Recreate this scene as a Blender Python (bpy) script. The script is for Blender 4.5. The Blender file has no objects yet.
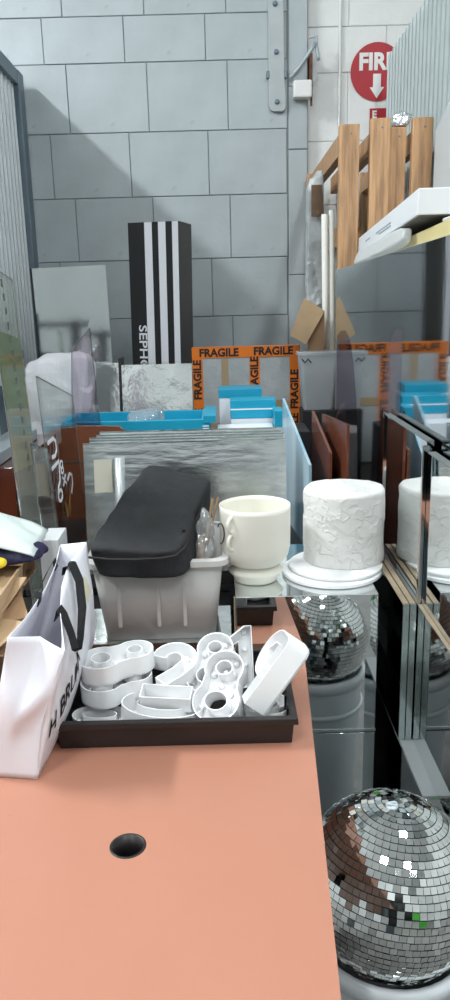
import bpy, bmesh, math, random
from mathutils import Vector, Matrix, noise
random.seed(7)
S = bpy.context.scene
COL = S.collection
R = math.radians

# ------------------------------------------------------------------ camera
cd = bpy.data.cameras.new('camera'); cam = bpy.data.objects.new('camera', cd); COL.objects.link(cam)
cd.sensor_fit = 'VERTICAL'; cd.sensor_height = 36.0; cd.lens = 27.0; cd.clip_start = 0.02
cam.matrix_world = Matrix.Translation((0, 0, 1.5)) @ Matrix.Rotation(R(75.5), 4, 'X') @ Matrix.Rotation(R(-1.5), 4, 'Z')
S.camera = cam
# ------------------------------------------------------------------ world, exposure
w = bpy.data.worlds.new('world'); S.world = w; w.use_nodes = True
w.node_tree.nodes['Background'].inputs[0].default_value = (0.80, 0.87, 0.92, 1)
w.node_tree.nodes['Background'].inputs[1].default_value = 0.3
S.view_settings.view_transform = 'Standard'; S.view_settings.look = 'None'
S.view_settings.gamma = 1.0; S.view_settings.use_curve_mapping = False
S.view_settings.exposure = 0.0
# warehouse ceiling lamps: (x, y, length, watts); their housings are built further down
LAMPS = [(-2.9, 2.0, 1.2, 215), (-0.9, -0.6, 1.5, 58), (1.2, 1.0, 1.5, 60), (1.4, -2.2, 1.5, 64), (-2.2, -2.6, 1.5, 64)]
LAMP_Z = 4.55
for i, (lx, ly, ll, lw) in enumerate(LAMPS):
    ld = bpy.data.lights.new('tube_light', 'AREA'); ld.shape = 'RECTANGLE'; ld.size = 0.22; ld.size_y = ll
    ld.energy = lw; ld.color = (0.93, 0.98, 1.0)
    lo = bpy.data.objects.new('tube_light', ld); COL.objects.link(lo); lo.location = (lx, ly, LAMP_Z - 0.09)

# ------------------------------------------------------------------ materials
MATS = {}
def mat(name, col, rough=0.5, metal=0.0, var=0.0, vscale=8.0, bump=0.0, bscale=40.0, stretch=(1, 1, 1), trans=0.0,
        alpha=1.0, col2=None, emit=0.0, coat=0.0, spec=0.5, sub=0.0):
    if name in MATS: return MATS[name]
    m = bpy.data.materials.new(name); m.use_nodes = True; MATS[name] = m
    nt = m.node_tree; b = nt.nodes['Principled BSDF']
    def c4(c): return (c[0], c[1], c[2], 1)
    b.inputs['Base Color'].default_value = c4(col); b.inputs['Roughness'].default_value = rough
    b.inputs['Metallic'].default_value = metal; b.inputs['Transmission Weight'].default_value = trans
    b.inputs['Alpha'].default_value = alpha; b.inputs['Coat Weight'].default_value = coat
    b.inputs['Specular IOR Level'].default_value = spec
    if emit: b.inputs['Emission Color'].default_value = c4(col); b.inputs['Emission Strength'].default_value = emit
    if sub: b.inputs['Subsurface Weight'].default_value = sub; b.inputs['Subsurface Radius'].default_value = (.02, .02, .02)
    if var or bump:
        tc = nt.nodes.new('ShaderNodeTexCoord'); mp = nt.nodes.new('ShaderNodeMapping')
        mp.inputs['Scale'].default_value = stretch; nt.links.new(tc.outputs['Object'], mp.inputs['Vector'])
    if var:
        n = nt.nodes.new('ShaderNodeTexNoise'); n.inputs['Scale'].default_value = vscale; n.inputs['Detail'].default_value = 5
        nt.links.new(mp.outputs[0], n.inputs['Vector'])
        r = nt.nodes.new('ShaderNodeValToRGB'); c2 = col2 or [max(0, x * (1 - var)) for x in col]
        r.color_ramp.elements[0].position = 0.35; r.color_ramp.elements[1].position = 0.65
        r.color_ramp.elements[0].color = c4(c2); r.color_ramp.elements[1].color = c4(col)
        nt.links.new(n.outputs['Fac'], r.inputs['Fac']); nt.links.new(r.outputs['Color'], b.inputs['Base Color'])
    if bump:
        n2 = nt.nodes.new('ShaderNodeTexNoise'); n2.inputs['Scale'].default_value = bscale; n2.inputs['Detail'].default_value = 4
        nt.links.new(mp.outputs[0], n2.inputs['Vector'])
        bp = nt.nodes.new('ShaderNodeBump'); bp.inputs['Strength'].default_value = bump; bp.inputs['Distance'].default_value = 0.01
        nt.links.new(n2.outputs['Fac'], bp.inputs['Height']); nt.links.new(bp.outputs['Normal'], b.inputs['Normal'])
    return m
def clear(name, tint, gloss=0.12, rough=0.04, haze=0.0, hazecol=(.9, .9, .9), bump=0.0, bscale=30):
    if name in MATS: return MATS[name]
    m = bpy.data.materials.new(name); m.use_nodes = True; MATS[name] = m; nt = m.node_tree; nt.nodes.clear()
    o = nt.nodes.new('ShaderNodeOutputMaterial'); t = nt.nodes.new('ShaderNodeBsdfTransparent'); t.inputs[0].default_value = (*tint, 1)
    g = nt.nodes.new('ShaderNodeBsdfGlossy'); g.inputs['Roughness'].default_value = rough
    lw = nt.nodes.new('ShaderNodeLayerWeight'); lw.inputs[0].default_value = 0.35
    ma = nt.nodes.new('ShaderNodeMath'); ma.operation = 'MULTIPLY_ADD'; ma.inputs[1].default_value = 0.5; ma.inputs[2].default_value = gloss
    nt.links.new(lw.outputs['Fresnel'], ma.inputs[0])
    mx = nt.nodes.new('ShaderNodeMixShader'); nt.links.new(ma.outputs[0], mx.inputs[0])
    nt.links.new(t.outputs[0], mx.inputs[1]); nt.links.new(g.outputs[0], mx.inputs[2]); last = mx
    if haze:
        d = nt.nodes.new('ShaderNodeBsdfDiffuse'); d.inputs[0].default_value = (*hazecol, 1)
        tl = nt.nodes.new('ShaderNodeBsdfTranslucent'); tl.inputs[0].default_value = (*hazecol, 1)
        md = nt.nodes.new('ShaderNodeMixShader'); md.inputs[0].default_value = 0.35
        nt.links.new(d.outputs[0], md.inputs[1]); nt.links.new(tl.outputs[0], md.inputs[2])
        m2 = nt.nodes.new('ShaderNodeMixShader'); m2.inputs[0].default_value = haze
        nt.links.new(mx.outputs[0], m2.inputs[1]); nt.links.new(md.outputs[0], m2.inputs[2]); last = m2
    if bump:
        n2 = nt.nodes.new('ShaderNodeTexNoise'); n2.inputs['Scale'].default_value = bscale
        tc = nt.nodes.new('ShaderNodeTexCoord'); nt.links.new(tc.outputs['Object'], n2.inputs['Vector'])
        bp = nt.nodes.new('ShaderNodeBump'); bp.inputs['Strength'].default_value = bump; bp.inputs['Distance'].default_value = 0.02
        nt.links.new(n2.outputs['Fac'], bp.inputs['Height']); nt.links.new(bp.outputs['Normal'], g.inputs['Normal'])
    nt.links.new(last.outputs[0], o.inputs[0]); return m

GREYBLOCK = mat('grey_block_paint', (.43, .48, .50), .42, var=.10, vscale=5, bump=.12, bscale=45)
WHITEBLOCK = mat('white_block_paint', (.80, .81, .79), .5, var=.05, vscale=6, bump=.3, bscale=30)
MORTAR = mat('grey_joint', (.25, .28, .29), .8, bump=.3)
WMORTAR = mat('white_joint', (.66, .67, .66), .8, bump=.3)
CONCRETE = mat('concrete', (.20, .20, .195), .7, var=.3, bump=.2)
ROOMWALL = mat('room_wall', (.68, .70, .70), .7, var=.1, vscale=1.5)
CEIL = mat('ceiling_paint', (.78, .79, .79), .8, var=.05)
SALMON = mat('salmon_laminate', (.44, .198, .131), .38, var=.05, vscale=3.0, bump=.015, bscale=300)
SALMONEDGE = mat('salmon_edge', (.44, .19, .12), .45, var=.05)
MIRROR = mat('mirror', (.80, .83, .83), .025, 1.0, bump=.006, bscale=9)
MIRRORW = mat('mirror_wavy', (.60, .635, .65), .05, 1.0, bump=.03, bscale=7, stretch=(1, 1, .25))
MIRRORD = mat('mirror_dark', (.55, .58, .58), .04, 1.0, bump=.01, bscale=10)
SHEETM = mat('mirror_sheet', (.88, .92, .92), .19, 1.0, bump=.10, bscale=12, stretch=(1, 1, 4), var=.2, vscale=14)
RIPPLE = mat('rippled_mirror', (.66, .68, .67), .12, 1.0, bump=.45, bscale=11)
GLASSEDGE = mat('glass_edge', (.50, .57, .56), .12, .85, bump=.05)
MDF = mat('mdf_edge', (.30, .235, .16), .7, var=.2, vscale=30)
BLACKP = mat('black_plastic', (.016, .013, .013), .38, bump=.04, bscale=200)
BLACKM = mat('black_matt', (.012, .012, .014), .6)
DARK = mat('dark_bench', (.028, .024, .022), .5, var=.2)
WHITEP = mat('white_plastic', (.90, .905, .91), .38)
CREAM = mat('cream_paint', (.80, .78, .69), .38, var=.04, vscale=5, bump=.05, bscale=60)
TEAL = mat('teal_card', (.012, .34, .52), .38, var=.06)
WHITECARD = mat('white_card', (.80, .82, .85), .5, var=.03)
KRAFT = mat('kraft_card', (.33, .20, .105), .75, var=.14, vscale=12, bump=.06)
KRAFTL = mat('kraft_light', (.42, .29, .165), .7, var=.1, vscale=12, bump=.05)
WOOD = mat('pine_wood', (.60, .345, .175), .6, var=.45, vscale=6, stretch=(11, 11, .9), bump=.12, bscale=14)
STEEL = mat('grey_steel', (.45, .51, .54), .42, .2, var=.1)
STEELD = mat('blue_grey_steel', (.17, .225, .265), .45, .3, var=.15)
CORRL = mat('corrugated_left', (.80, .85, .88), .4, .05, var=.06)
CORRR = mat('corrugated_right', (.43, .49, .49), .45, .25, var=.06)
STRAPM = mat('strap_paint', (.44, .48, .49), .45, var=.1, bump=.05)
RUST = mat('rust', (.16, .065, .035), .8, var=.5, vscale=30)
RED = mat('sign_red', (.44, .016, .028), .5, var=.08)
SIGNW = mat('sign_white', (.82, .82, .80), .5, var=.03)
ORANGE = mat('orange_tape', (.86, .215, .02), .32, var=.12, vscale=14, bump=.12, bscale=30)
INK = mat('black_ink', (.012, .011, .012), .5)
WHITEINK = mat('white_ink', (.85, .86, .90), .5)
WRAP = mat('bubble_wrap', (.47, .50, .51), .22, var=.18, vscale=7, bump=.35, bscale=30)
WRAPG = mat('grey_wrap', (.56, .59, .60), .2, var=.35, vscale=9, bump=1.0, bscale=12)
FOAM = mat('white_foam', (.72, .72, .66), .7, var=.06)
BROWN = mat('brown_gloss', (.11, .026, .014), .1, var=.15, coat=.5, vscale=4)
BROWN2 = mat('bronze_panel', (.19, .058, .03), .22, .2, var=.12)
NAVY = mat('navy_cloth', (.008, .006, .042), .6, var=.3, bump=.2, bscale=50)
BLACKCLOTH = mat('black_nylon', (.013, .0135, .016), .75, var=.4, vscale=9, bump=.75, bscale=16)
PALE = mat('pale_plastic', (.62, .70, .67), .3, var=.06, bump=.15, bscale=14)
YELLOW = mat('yellow', (.80, .55, .02), .5, var=.05)
PAPER = mat('white_paper', (.80, .80, .86), .42, var=.03, bump=.05, bscale=20)
RIBBON = mat('black_ribbon', (.004, .004, .005), .6, spec=.25)
GOLD = mat('gold_foil', (.75, .48, .18), .25, .8)
BUCKET = mat('grey_bucket', (.74, .78, .81), .35, var=.06)
BLUEPANEL = mat('pale_blue_panel', (.16, .33, .43), .25, col2=(.45, .56, .60), var=.3, vscale=2.2, stretch=(1, 3, .3))
GREEN = mat('green_plastic', (.05, .42, .02), .4)
LAMPM = mat('lamp_diffuser', (1, 1, 1), .5, emit=2.4)
TILE = mat('mirror_tile', (.82, .84, .82), .04, 1.0)
FOIL = mat('silver_foil', (.8, .82, .84), .18, 1.0, bump=.9, bscale=30)
TAN = mat('tan_fill', (.50, .36, .24), .7, var=.3)
TANTAPE = mat('tan_tape', (.42, .31, .19), .35)
FOAMBOARD = mat('yellow_board', (.60, .50, .24), .6, var=.08)
ACRYL = clear('clear_acrylic', (.94, .96, .96), .03)
ACRYLP = clear('violet_acrylic', (.83, .78, .83), .08)
ACRYLG = clear('film_acrylic', (.88, .91, .88), .07, haze=.10, hazecol=(.6, .65, .6))
WHITEFILM = clear('white_film', (.93, .94, .94), .12, .1, haze=.65, hazecol=(.86, .88, .88), bump=1.0, bscale=30)
GREENFILM = clear('green_film', (.72, .80, .66), .05, haze=.30, hazecol=(.42, .50, .34))
CREAMFILM = clear('cream_film', (.85, .82, .75), .05, haze=.6, hazecol=(.62, .57, .46))
BIN = clear('clear_bin', (.86, .88, .9), .10, .15, haze=.38, hazecol=(.80, .82, .84))
TUBM = clear('frosted_tub', (.9, .9, .9), .06, .25, haze=.72, hazecol=(.88, .87, .85))
FILM = clear('plastic_film', (.93, .94, .94), .16, .08, haze=.22, hazecol=(.85, .87, .88), bump=1.0, bscale=35)

def cracked(name, col):
    m = mat(name, col, .6, var=.03); nt = m.node_tree; b = nt.nodes['Principled BSDF']
    tc = nt.nodes.new('ShaderNodeTexCoord')
    nz = nt.nodes.new('ShaderNodeTexNoise'); nz.inputs['Scale'].default_value = 22; nz.inputs['Detail'].default_value = 6
    mixv = nt.nodes.new('ShaderNodeMix'); mixv.data_type = 'VECTOR'; mixv.inputs[0].default_value = .06
    nt.links.new(tc.outputs['Object'], nz.inputs['Vector']); nt.links.new(tc.outputs['Object'], mixv.inputs[4]); nt.links.new(nz.outputs['Color'], mixv.inputs[5])
    v = nt.nodes.new('ShaderNodeTexVoronoi'); v.feature = 'DISTANCE_TO_EDGE'; v.inputs['Scale'].default_value = 40
    nt.links.new(mixv.outputs[1], v.inputs['Vector'])
    n2 = nt.nodes.new('ShaderNodeTexNoise'); n2.inputs['Scale'].default_value = 30; n2.inputs['Detail'].default_value = 5
    nt.links.new(tc.outputs['Object'], n2.inputs['Vector'])
    mr = nt.nodes.new('ShaderNodeMapRange'); mr.inputs[1].default_value = 0; mr.inputs[2].default_value = .14; mr.inputs[3].default_value = 1; mr.inputs[4].default_value = 0
    nt.links.new(v.outputs['Distance'], mr.inputs[0])
    mk = nt.nodes.new('ShaderNodeMapRange'); mk.inputs[1].default_value = .42; mk.inputs[2].default_value = .56
    nt.links.new(n2.outputs['Fac'], mk.inputs[0])
    ml = nt.nodes.new('ShaderNodeMath'); ml.operation = 'MULTIPLY'; nt.links.new(mr.outputs[0], ml.inputs[0]); nt.links.new(mk.outputs[0], ml.inputs[1])
    ad = nt.nodes.new('ShaderNodeMath'); ad.operation = 'MULTIPLY_ADD'; ad.inputs[1].default_value = .35
    nt.links.new(n2.outputs['Fac'], ad.inputs[0]); nt.links.new(ml.outputs[0], ad.inputs[2])
    bp = nt.nodes.new('ShaderNodeBump'); bp.inputs['Strength'].default_value = .8; bp.inputs['Distance'].default_value = .0022
    nt.links.new(ad.outputs[0], bp.inputs['Height']); nt.links.new(bp.outputs['Normal'], b.inputs['Normal'])
    return m
def scuffed(m, scale, lo_, hi_, dark):
    nt = m.node_tree; b = nt.nodes['Principled BSDF']; src = b.inputs['Base Color'].links[0].from_socket
    tc = nt.nodes.new('ShaderNodeTexCoord'); n = nt.nodes.new('ShaderNodeTexNoise'); n.inputs['Scale'].default_value = scale; n.inputs['Detail'].default_value = 7
    n.inputs['Roughness'].default_value = .65
    nt.links.new(tc.outputs['Object'], n.inputs['Vector'])
    mr = nt.nodes.new('ShaderNodeMapRange'); mr.inputs[1].default_value = lo_; mr.inputs[2].default_value = hi_
    nt.links.new(n.outputs['Fac'], mr.inputs[0])
    mx = nt.nodes.new('ShaderNodeMix'); mx.data_type = 'RGBA'; mx.inputs[7].default_value = (*dark, 1)
    nt.links.new(mr.outputs[0], mx.inputs[0]); nt.links.new(src, mx.inputs[6]); nt.links.new(mx.outputs[2], b.inputs['Base Color'])
scuffed(SALMON, 16, .735, .80, (.20, .085, .055))
scuffed(GREYBLOCK, 7, .68, .80, (.24, .26, .26))
PLASTER = cracked('cracked_plaster', (.76, .755, .73))

# ------------------------------------------------------------------ geometry helpers
class MB:
    def __init__(s): s.v = []; s.f = []
    def add(s, vs, fs):
        o = len(s.v); s.v += [Vector(p) for p in vs]; s.f += [tuple(i + o for i in f) for f in fs]; return s
    def box(s, x0, x1, y0, y1, z0, z1):
        return s.add([(x0, y0, z0), (x1, y0, z0), (x1, y1, z0), (x0, y1, z0), (x0, y0, z1), (x1, y0, z1), (x1, y1, z1), (x0, y1, z1)],
                     [(3, 2, 1, 0), (4, 5, 6, 7), (0, 1, 5, 4), (1, 2, 6, 5), (2, 3, 7, 6), (3, 0, 4, 7)])
    def hexa(s, c):  # 8 corners: bottom ring, top ring
        return s.add(c, [(3, 2, 1, 0), (4, 5, 6, 7), (0, 1, 5, 4), (1, 2, 6, 5), (2, 3, 7, 6), (3, 0, 4, 7)])
    def prism(s, poly, axis, a, b):  # polygon in the two other axes, extruded along axis
        def p3(p, t):
            return {'x': (t, p[0], p[1]), 'y': (p[0], t, p[1]), 'z': (p[0], p[1], t)}[axis]
        n = len(poly)
        return s.add([p3(p, a) for p in poly] + [p3(p, b) for p in poly],
                     [tuple(range(n))[::-1], tuple(range(n, 2 * n))] + [(i, (i + 1) % n, n + (i + 1) % n, n + i) for i in range(n)])
    def lathe(s, prof, n=48, cx=0, cy=0, cap=True):
        vs = [(cx + r * math.cos(2 * math.pi * k / n), cy + r * math.sin(2 * math.pi * k / n), z) for r, z in prof for k in range(n)]
        fs = [(j * n + k, j * n + (k + 1) % n, (j + 1) * n + (k + 1) % n, (j + 1) * n + k) for j in range(len(prof) - 1) for k in range(n)]
        if cap: fs += [tuple(range(n))[::-1], tuple(range((len(prof) - 1) * n, len(prof) * n))]
        return s.add(vs, fs)
    def tube(s, pts, r, n=8):
        pts = [Vector(p) for p in pts]; vs = []; fs = []
        for i, p in enumerate(pts):
            t = (pts[min(i + 1, len(pts) - 1)] - pts[max(i - 1, 0)]).normalized()
            a = t.orthogonal().normalized() if i == 0 else (a - t * a.dot(t)).normalized()
            b = t.cross(a); rr = r[i] if isinstance(r, (list, tuple)) else r
            vs += [p + a * rr * math.cos(2 * math.pi * k / n) + b * rr * math.sin(2 * math.pi * k / n) for k in range(n)]
        for i in range(len(pts) - 1):
            fs += [(i * n + k, i * n + (k + 1) % n, (i + 1) * n + (k + 1) % n, (i + 1) * n + k) for k in range(n)]
        fs += [tuple(range(n))[::-1], tuple(range((len(pts) - 1) * n, len(pts) * n))]
        return s.add(vs, fs)
    def ribbon(s, pts, widthvec, t=0.0008):
        pts = [Vector(p) for p in pts]; wv = [Vector(x) for x in widthvec] if isinstance(widthvec, list) else [Vector(widthvec)] * len(pts)
        vs = []; fs = []
        for i, p in enumerate(pts):
            tg = (pts[min(i + 1, len(pts) - 1)] - pts[max(i - 1, 0)]).normalized(); nn = tg.cross(wv[i]).normalized() * t
            vs += [p - wv[i] / 2 - nn, p + wv[i] / 2 - nn, p + wv[i] / 2 + nn, p - wv[i] / 2 + nn]
        for i in range(len(pts) - 1):
            a = 4 * i; b = a + 4
            fs += [(a + k, a + (k + 1) % 4, b + (k + 1) % 4, b + k) for k in range(4)]
        fs += [(3, 2, 1, 0), tuple(4 * (len(pts) - 1) + k for k in range(4))]
        return s.add(vs, fs)
    def surf(s, fn, nu, nv):
        vs = [fn(i / nu, j / nv) for j in range(nv + 1) for i in range(nu + 1)]
        fs = [(j * (nu + 1) + i, j * (nu + 1) + i + 1, (j + 1) * (nu + 1) + i + 1, (j + 1) * (nu + 1) + i) for j in range(nv) for i in range(nu)]
        return s.add(vs, fs)
    def blob(s, corners, n=14, rnd=4.0, amp=0.0, scale=12.0, seed=0):
        # soft box: a cube sphere-ish, rounded by a superellipsoid, put between eight corners, wrinkled by noise
        c = [Vector(p) for p in corners]
        def tri(u, v, w_):
            a = c[0] * (1 - u) * (1 - v) + c[1] * u * (1 - v) + c[2] * u * v + c[3] * (1 - u) * v
            b = c[4] * (1 - u) * (1 - v) + c[5] * u * (1 - v) + c[6] * u * v + c[7] * (1 - u) * v
            return a * (1 - w_) + b * w_
        cen = tri(.5, .5, .5); idx = {}; vs = []; fs = []
        def vid(i, j, k):
            if (i, j, k) not in idx:
                q = Vector((2 * i / n - 1, 2 * j / n - 1, 2 * k / n - 1))
                l = (abs(q.x) ** rnd + abs(q.y) ** rnd + abs(q.z) ** rnd) ** (1 / rnd)
                q = q / l if l > 0 else q
                p = tri((q.x + 1) / 2, (q.y + 1) / 2, (q.z + 1) / 2)
                d = (p - cen).normalized()
                p = p + d * amp * (noise.noise(p * scale + Vector((seed, 0, 0))) + .5 * noise.noise(p * scale * 2.3 + Vector((0, seed, 0))))
                idx[(i, j, k)] = len(vs); vs.append(p)
            return idx[(i, j, k)]
        for a in range(n):
            for b in range(n):
                for (k, fl) in ((0, 1), (n, 0)):
                    for ax in range(3):
                        def P(i, j): return [(k, i, j), (j, k, i), (i, j, k)][ax]
                        q = [vid(*P(a, b)), vid(*P(a + 1, b)), vid(*P(a + 1, b + 1)), vid(*P(a, b + 1))]
                        fs.append(tuple(q[::-1]) if fl else tuple(q))
        return s.add(vs, fs)
    def xf(s, m): s.v = [m @ p for p in s.v]; return s
    def merge(s, o): return s.add(o.v, o.f)

WM = {}
def link(o): COL.objects.link(o); return o
def props(o, label=None, cat=None, group=None, kind=None):
    if label: o['label'] = label
    if cat: o['category'] = cat
    if group: o['group'] = group
    if kind: o['kind'] = kind
def thing(name, label, cat, loc=(0, 0, 0), rz=0.0, group=None):
    o = link(bpy.data.objects.new(name, None)); o.empty_display_size = .05
    o.location = loc; o.rotation_euler = (0, 0, rz); WM[o] = Matrix.Translation(loc) @ Matrix.Rotation(rz, 4, 'Z')
    props(o, label, cat, group); return o
def mkmesh(name, mb, m, smooth=False, auto=False):
    me = bpy.data.meshes.new(name); me.from_pydata([tuple(p) for p in mb.v], [], mb.f); me.update()
    bm = bmesh.new(); bm.from_mesh(me); bmesh.ops.recalc_face_normals(bm, faces=bm.faces); bm.to_mesh(me); bm.free()
    me.materials.append(m)
    if smooth or auto:
        me.polygons.foreach_set('use_smooth', [True] * len(me.polygons))
        if auto: me.set_sharp_from_angle(angle=R(38))
    return me
def part(name, mb, m, parent=None, smooth=False, bevel=0.0, solid=0.0, subs=0, local=False, label=None, segs=2):
    """world-space geometry -> mesh object; parented geometry is brought into the parent's frame"""
    mb2 = MB(); mb2.f = mb.f
    if parent is not None:
        W = WM[parent]; mb2.v = list(mb.v) if local else [W.inverted() @ p for p in mb.v]
        o = link(bpy.data.objects.new(name, mkmesh(name, mb2, m, smooth))); o.parent = parent; WM[o] = W
    else:
        xs = [p.x for p in mb.v]; ys = [p.y for p in mb.v]; zs = [p.z for p in mb.v]
        b = Vector(((min(xs) + max(xs)) / 2, (min(ys) + max(ys)) / 2, min(zs)))
        mb2.v = [p - b for p in mb.v]
        o = link(bpy.data.objects.new(name, mkmesh(name, mb2, m, smooth))); o.location = b; WM[o] = Matrix.Translation(b)
    if subs: md = o.modifiers.new('subdivision', 'SUBSURF'); md.levels = md.render_levels = subs
    if solid: md = o.modifiers.new('solidify', 'SOLIDIFY'); md.thickness = solid; md.offset = 0
    if bevel: md = o.modifiers.new('bevel', 'BEVEL'); md.width = bevel; md.segments = segs; md.limit_method = 'ANGLE'
    if label: o['label'] = label
    return o
def single(name, mb, m, label, cat, group=None, **k):
    o = part(name, mb, m, None, **k); props(o, label, cat, group); return o
def struct(name, mb, m, **k):
    o = part(name, mb, m, None, **k); o['kind'] = 'structure'; return o
def B(*a): return MB().box(*a)
def curve_fill(loops, depth):
    """flat shape with holes, extruded by depth in +z"""
    cu = bpy.data.curves.new('outline', 'CURVE'); cu.dimensions = '2D'; cu.fill_mode = 'BOTH'; cu.extrude = depth / 2
    for lp in loops:
        sp = cu.splines.new('POLY'); sp.points.add(len(lp) - 1); sp.use_cyclic_u = True
        for q, p in zip(sp.points, lp): q.co = (p[0], p[1], 0, 1)
    o = bpy.data.objects.new('outline', cu); COL.objects.link(o)
    me = bpy.data.meshes.new_from_object(o.evaluated_get(bpy.context.evaluated_depsgraph_get()))
    mb = MB(); mb.add([(v.co.x, v.co.y, v.co.z + depth / 2) for v in me.vertices], [tuple(p.vertices) for p in me.polygons])
    bpy.data.objects.remove(o); bpy.data.curves.remove(cu); bpy.data.meshes.remove(me); return mb
def text_mb(body, size, depth=.0006, bold=0.0, sx=1.0):
    cu = bpy.data.curves.new('lettering', 'FONT'); cu.body = body; cu.size = size; cu.extrude = depth; cu.offset = bold
    cu.align_x = 'CENTER'; cu.align_y = 'CENTER'; cu.resolution_u = 3
    o = bpy.data.objects.new('lettering', cu); COL.objects.link(o)
    me = bpy.data.meshes.new_from_object(o.evaluated_get(bpy.context.evaluated_depsgraph_get()))
    mb = MB(); mb.add([(v.co.x * sx, v.co.y, v.co.z) for v in me.vertices], [tuple(p.vertices) for p in me.polygons])
    bpy.data.objects.remove(o); bpy.data.curves.remove(cu); bpy.data.meshes.remove(me); return mb
def frame(o, xa, ya):
    """matrix taking local x,y,z to xa, ya and their cross product at o"""
    xa = Vector(xa).normalized(); ya = Vector(ya).normalized(); za = xa.cross(ya).normalized()
    m = Matrix.Identity(4)
    for i in range(3): m[i][0] = xa[i]; m[i][1] = ya[i]; m[i][2] = za[i]; m[i][3] = o[i]
    return m
def copy_tree(o, parent=None):
    c = link(o.copy()); c.parent = parent; WM[c] = WM[o]
    for ch in list(o.children): copy_tree(ch, c)
    return c

# ================================================================== THE SETTING
struct('floor', B(-3.6, 3.6, -4.2, 4.75, -.1, 0), CONCRETE)
struct('ceiling', B(-3.6, 3.6, -4.2, 4.75, 4.8, 4.9), CEIL)
struct('wall_left', B(-3.7, -3.6, -4.2, 4.75, 0, 4.8), ROOMWALL)
struct('wall_right', B(3.6, 3.7, -4.2, 4.75, 0, 4.8), ROOMWALL)
struct('wall_front', B(-3.6, 3.6, -4.3, -4.2, 0, 4.8), ROOMWALL)
wb = struct('wall_back', B(-3.6, .497, 4.406, 4.75, 0, 4.8), MORTAR)
ww = struct('wall_back_white', B(.497, 3.6, 4.457, 4.75, 0, 4.8), WMORTAR)
# painted blocks, each its own piece
BLK = {}
def block(parent, x0, x1, z0, z1, yf, m, ch, name='block'):
    g = .0019 if m is GREYBLOCK else .0013; w_, h = x1 - x0 - 2 * g, z1 - z0 - 2 * g
    key = (round(w_, 3), round(h, 3), m.name, round(yf, 3))
    if key not in BLK:
        c = ch; mb = MB()
        mb.add([(0, .004, 0), (w_, .004, 0), (w_, .004, h), (0, .004, h), (0, c, 0), (w_, c, 0), (w_, c, h), (0, c, h), (c, 0, c), (w_ - c, 0, c), (w_ - c, 0, h - c), (c, 0, h - c)],
               [(0, 1, 5, 4), (1, 2, 6, 5), (2, 3, 7, 6), (3, 0, 4, 7), (4, 5, 9, 8), (5, 6, 10, 9), (6, 7, 11, 10), (7, 4, 8, 11), (8, 9, 10, 11)])
        BLK[key] = mkmesh(name, mb, m)
    o = link(bpy.data.objects.new(name, BLK[key])); o.parent = parent
    o.location = Vector((x0 + g, yf + random.uniform(-.0012, .0012), z0 + g)) - parent.location
    return o
ZC = [.20, .49, .80, 1.122, 1.444, 1.759, 2.089, 2.415, 2.752, 2.971, 3.30, 3.63, 3.95]
for r in range(len(ZC) - 1):
    off = (-.465, -.354)[(r % 2 == 1)] if r >= 3 else (-.465, -.354)[r % 2]
    x = off - .425 * 4
    while x < .388:
        x1 = min(x + .425, .388)
        if x1 - x > .03: block(wb, x, x1, ZC[r], ZC[r + 1], 4.40, GREYBLOCK, .0022)
        x += .425
for z0, z1 in ((.4, 1.0), (1.0, 1.66), (1.66, 2.31), (2.31, 2.62), (2.62, 3.1), (3.1, 3.7)):
    block(wb, .392, .497, z0, z1, 4.40, GREYBLOCK, .003, 'jamb_block')
for r in range(2, len(ZC) - 1):
    x = .499 - (.2 if r % 2 else 0)
    while x < 1.9:
        a = max(x, .499); 
        block(ww, a, x + .42, ZC[r] - .06, ZC[r + 1] - .06, 4.452, WHITEBLOCK, .003); x += .42
# steel door strap with bolts
t = thing('door_strap', 'long grey steel strap with bolts on the grey block wall', 'strap', (.33, 4.4, 2.49))
poly = [(.288, 3.7), (.288, 2.52), (.297, 2.502), (.312, 2.495), (.36, 2.495), (.372, 2.502), (.380, 2.52), (.372, 2.66), (.366, 3.7)]
part('strap_plate', MB().prism(poly, 'y', 4.378, 4.3985), STRAPM, t, bevel=.003)
for z, x in ((2.541, .331), (2.778, .328), (3.0, .324), (3.24, .322)):
    part('bolt', MB().lathe([(.013, 0), (.013, .006), (.007, .011)], 10).xf(Matrix.Translation((x, 4.3785, z)) @ Matrix.Rotation(R(90), 4, 'X')), STEELD, t)
for x in (.2845, .3765):
    part('clip', B(x - .008, x + .008, 4.375, 4.3985, 2.655, 2.69), STEELD, t, bevel=.002)
# latch
t = thing('door_latch', 'rusty steel door latch with a white keep box on the wall edge', 'latch', (.47, 4.4, 2.5))
part('keep_box', B(.416, .512, 4.335, 4.398, 2.55, 2.634), SIGNW, t, bevel=.008)
part('lever', MB().tube([(.405, 4.368, 2.652), (.45, 4.36, 2.70), (.5, 4.355, 2.765), (.53, 4.35, 2.81)], [.012, .010, .010, .013], 8), STEEL, t, smooth=True)
part('rusted_plate', B(.502, .516, 4.352, 4.45, 2.62, 2.76), RUST, t)
part('hook', MB().tube([(.50, 4.36, 2.838), (.535, 4.36, 2.838), (.538, 4.36, 2.79), (.545, 4.36, 2.745), (.55, 4.36, 2.73)], .009, 8), STEEL, t, smooth=True)
part('hasp', MB().prism([(.52, 2.74), (.535, 2.70), (.55, 2.68), (.535, 2.645), (.525, 2.62), (.516, 2.65)], 'y', 4.40, 4.41), STEEL, t)
part('pin', MB().tube([(.512, 4.37, 2.62), (.512, 4.37, 2.515)], .006, 8), RUST, t)
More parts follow.
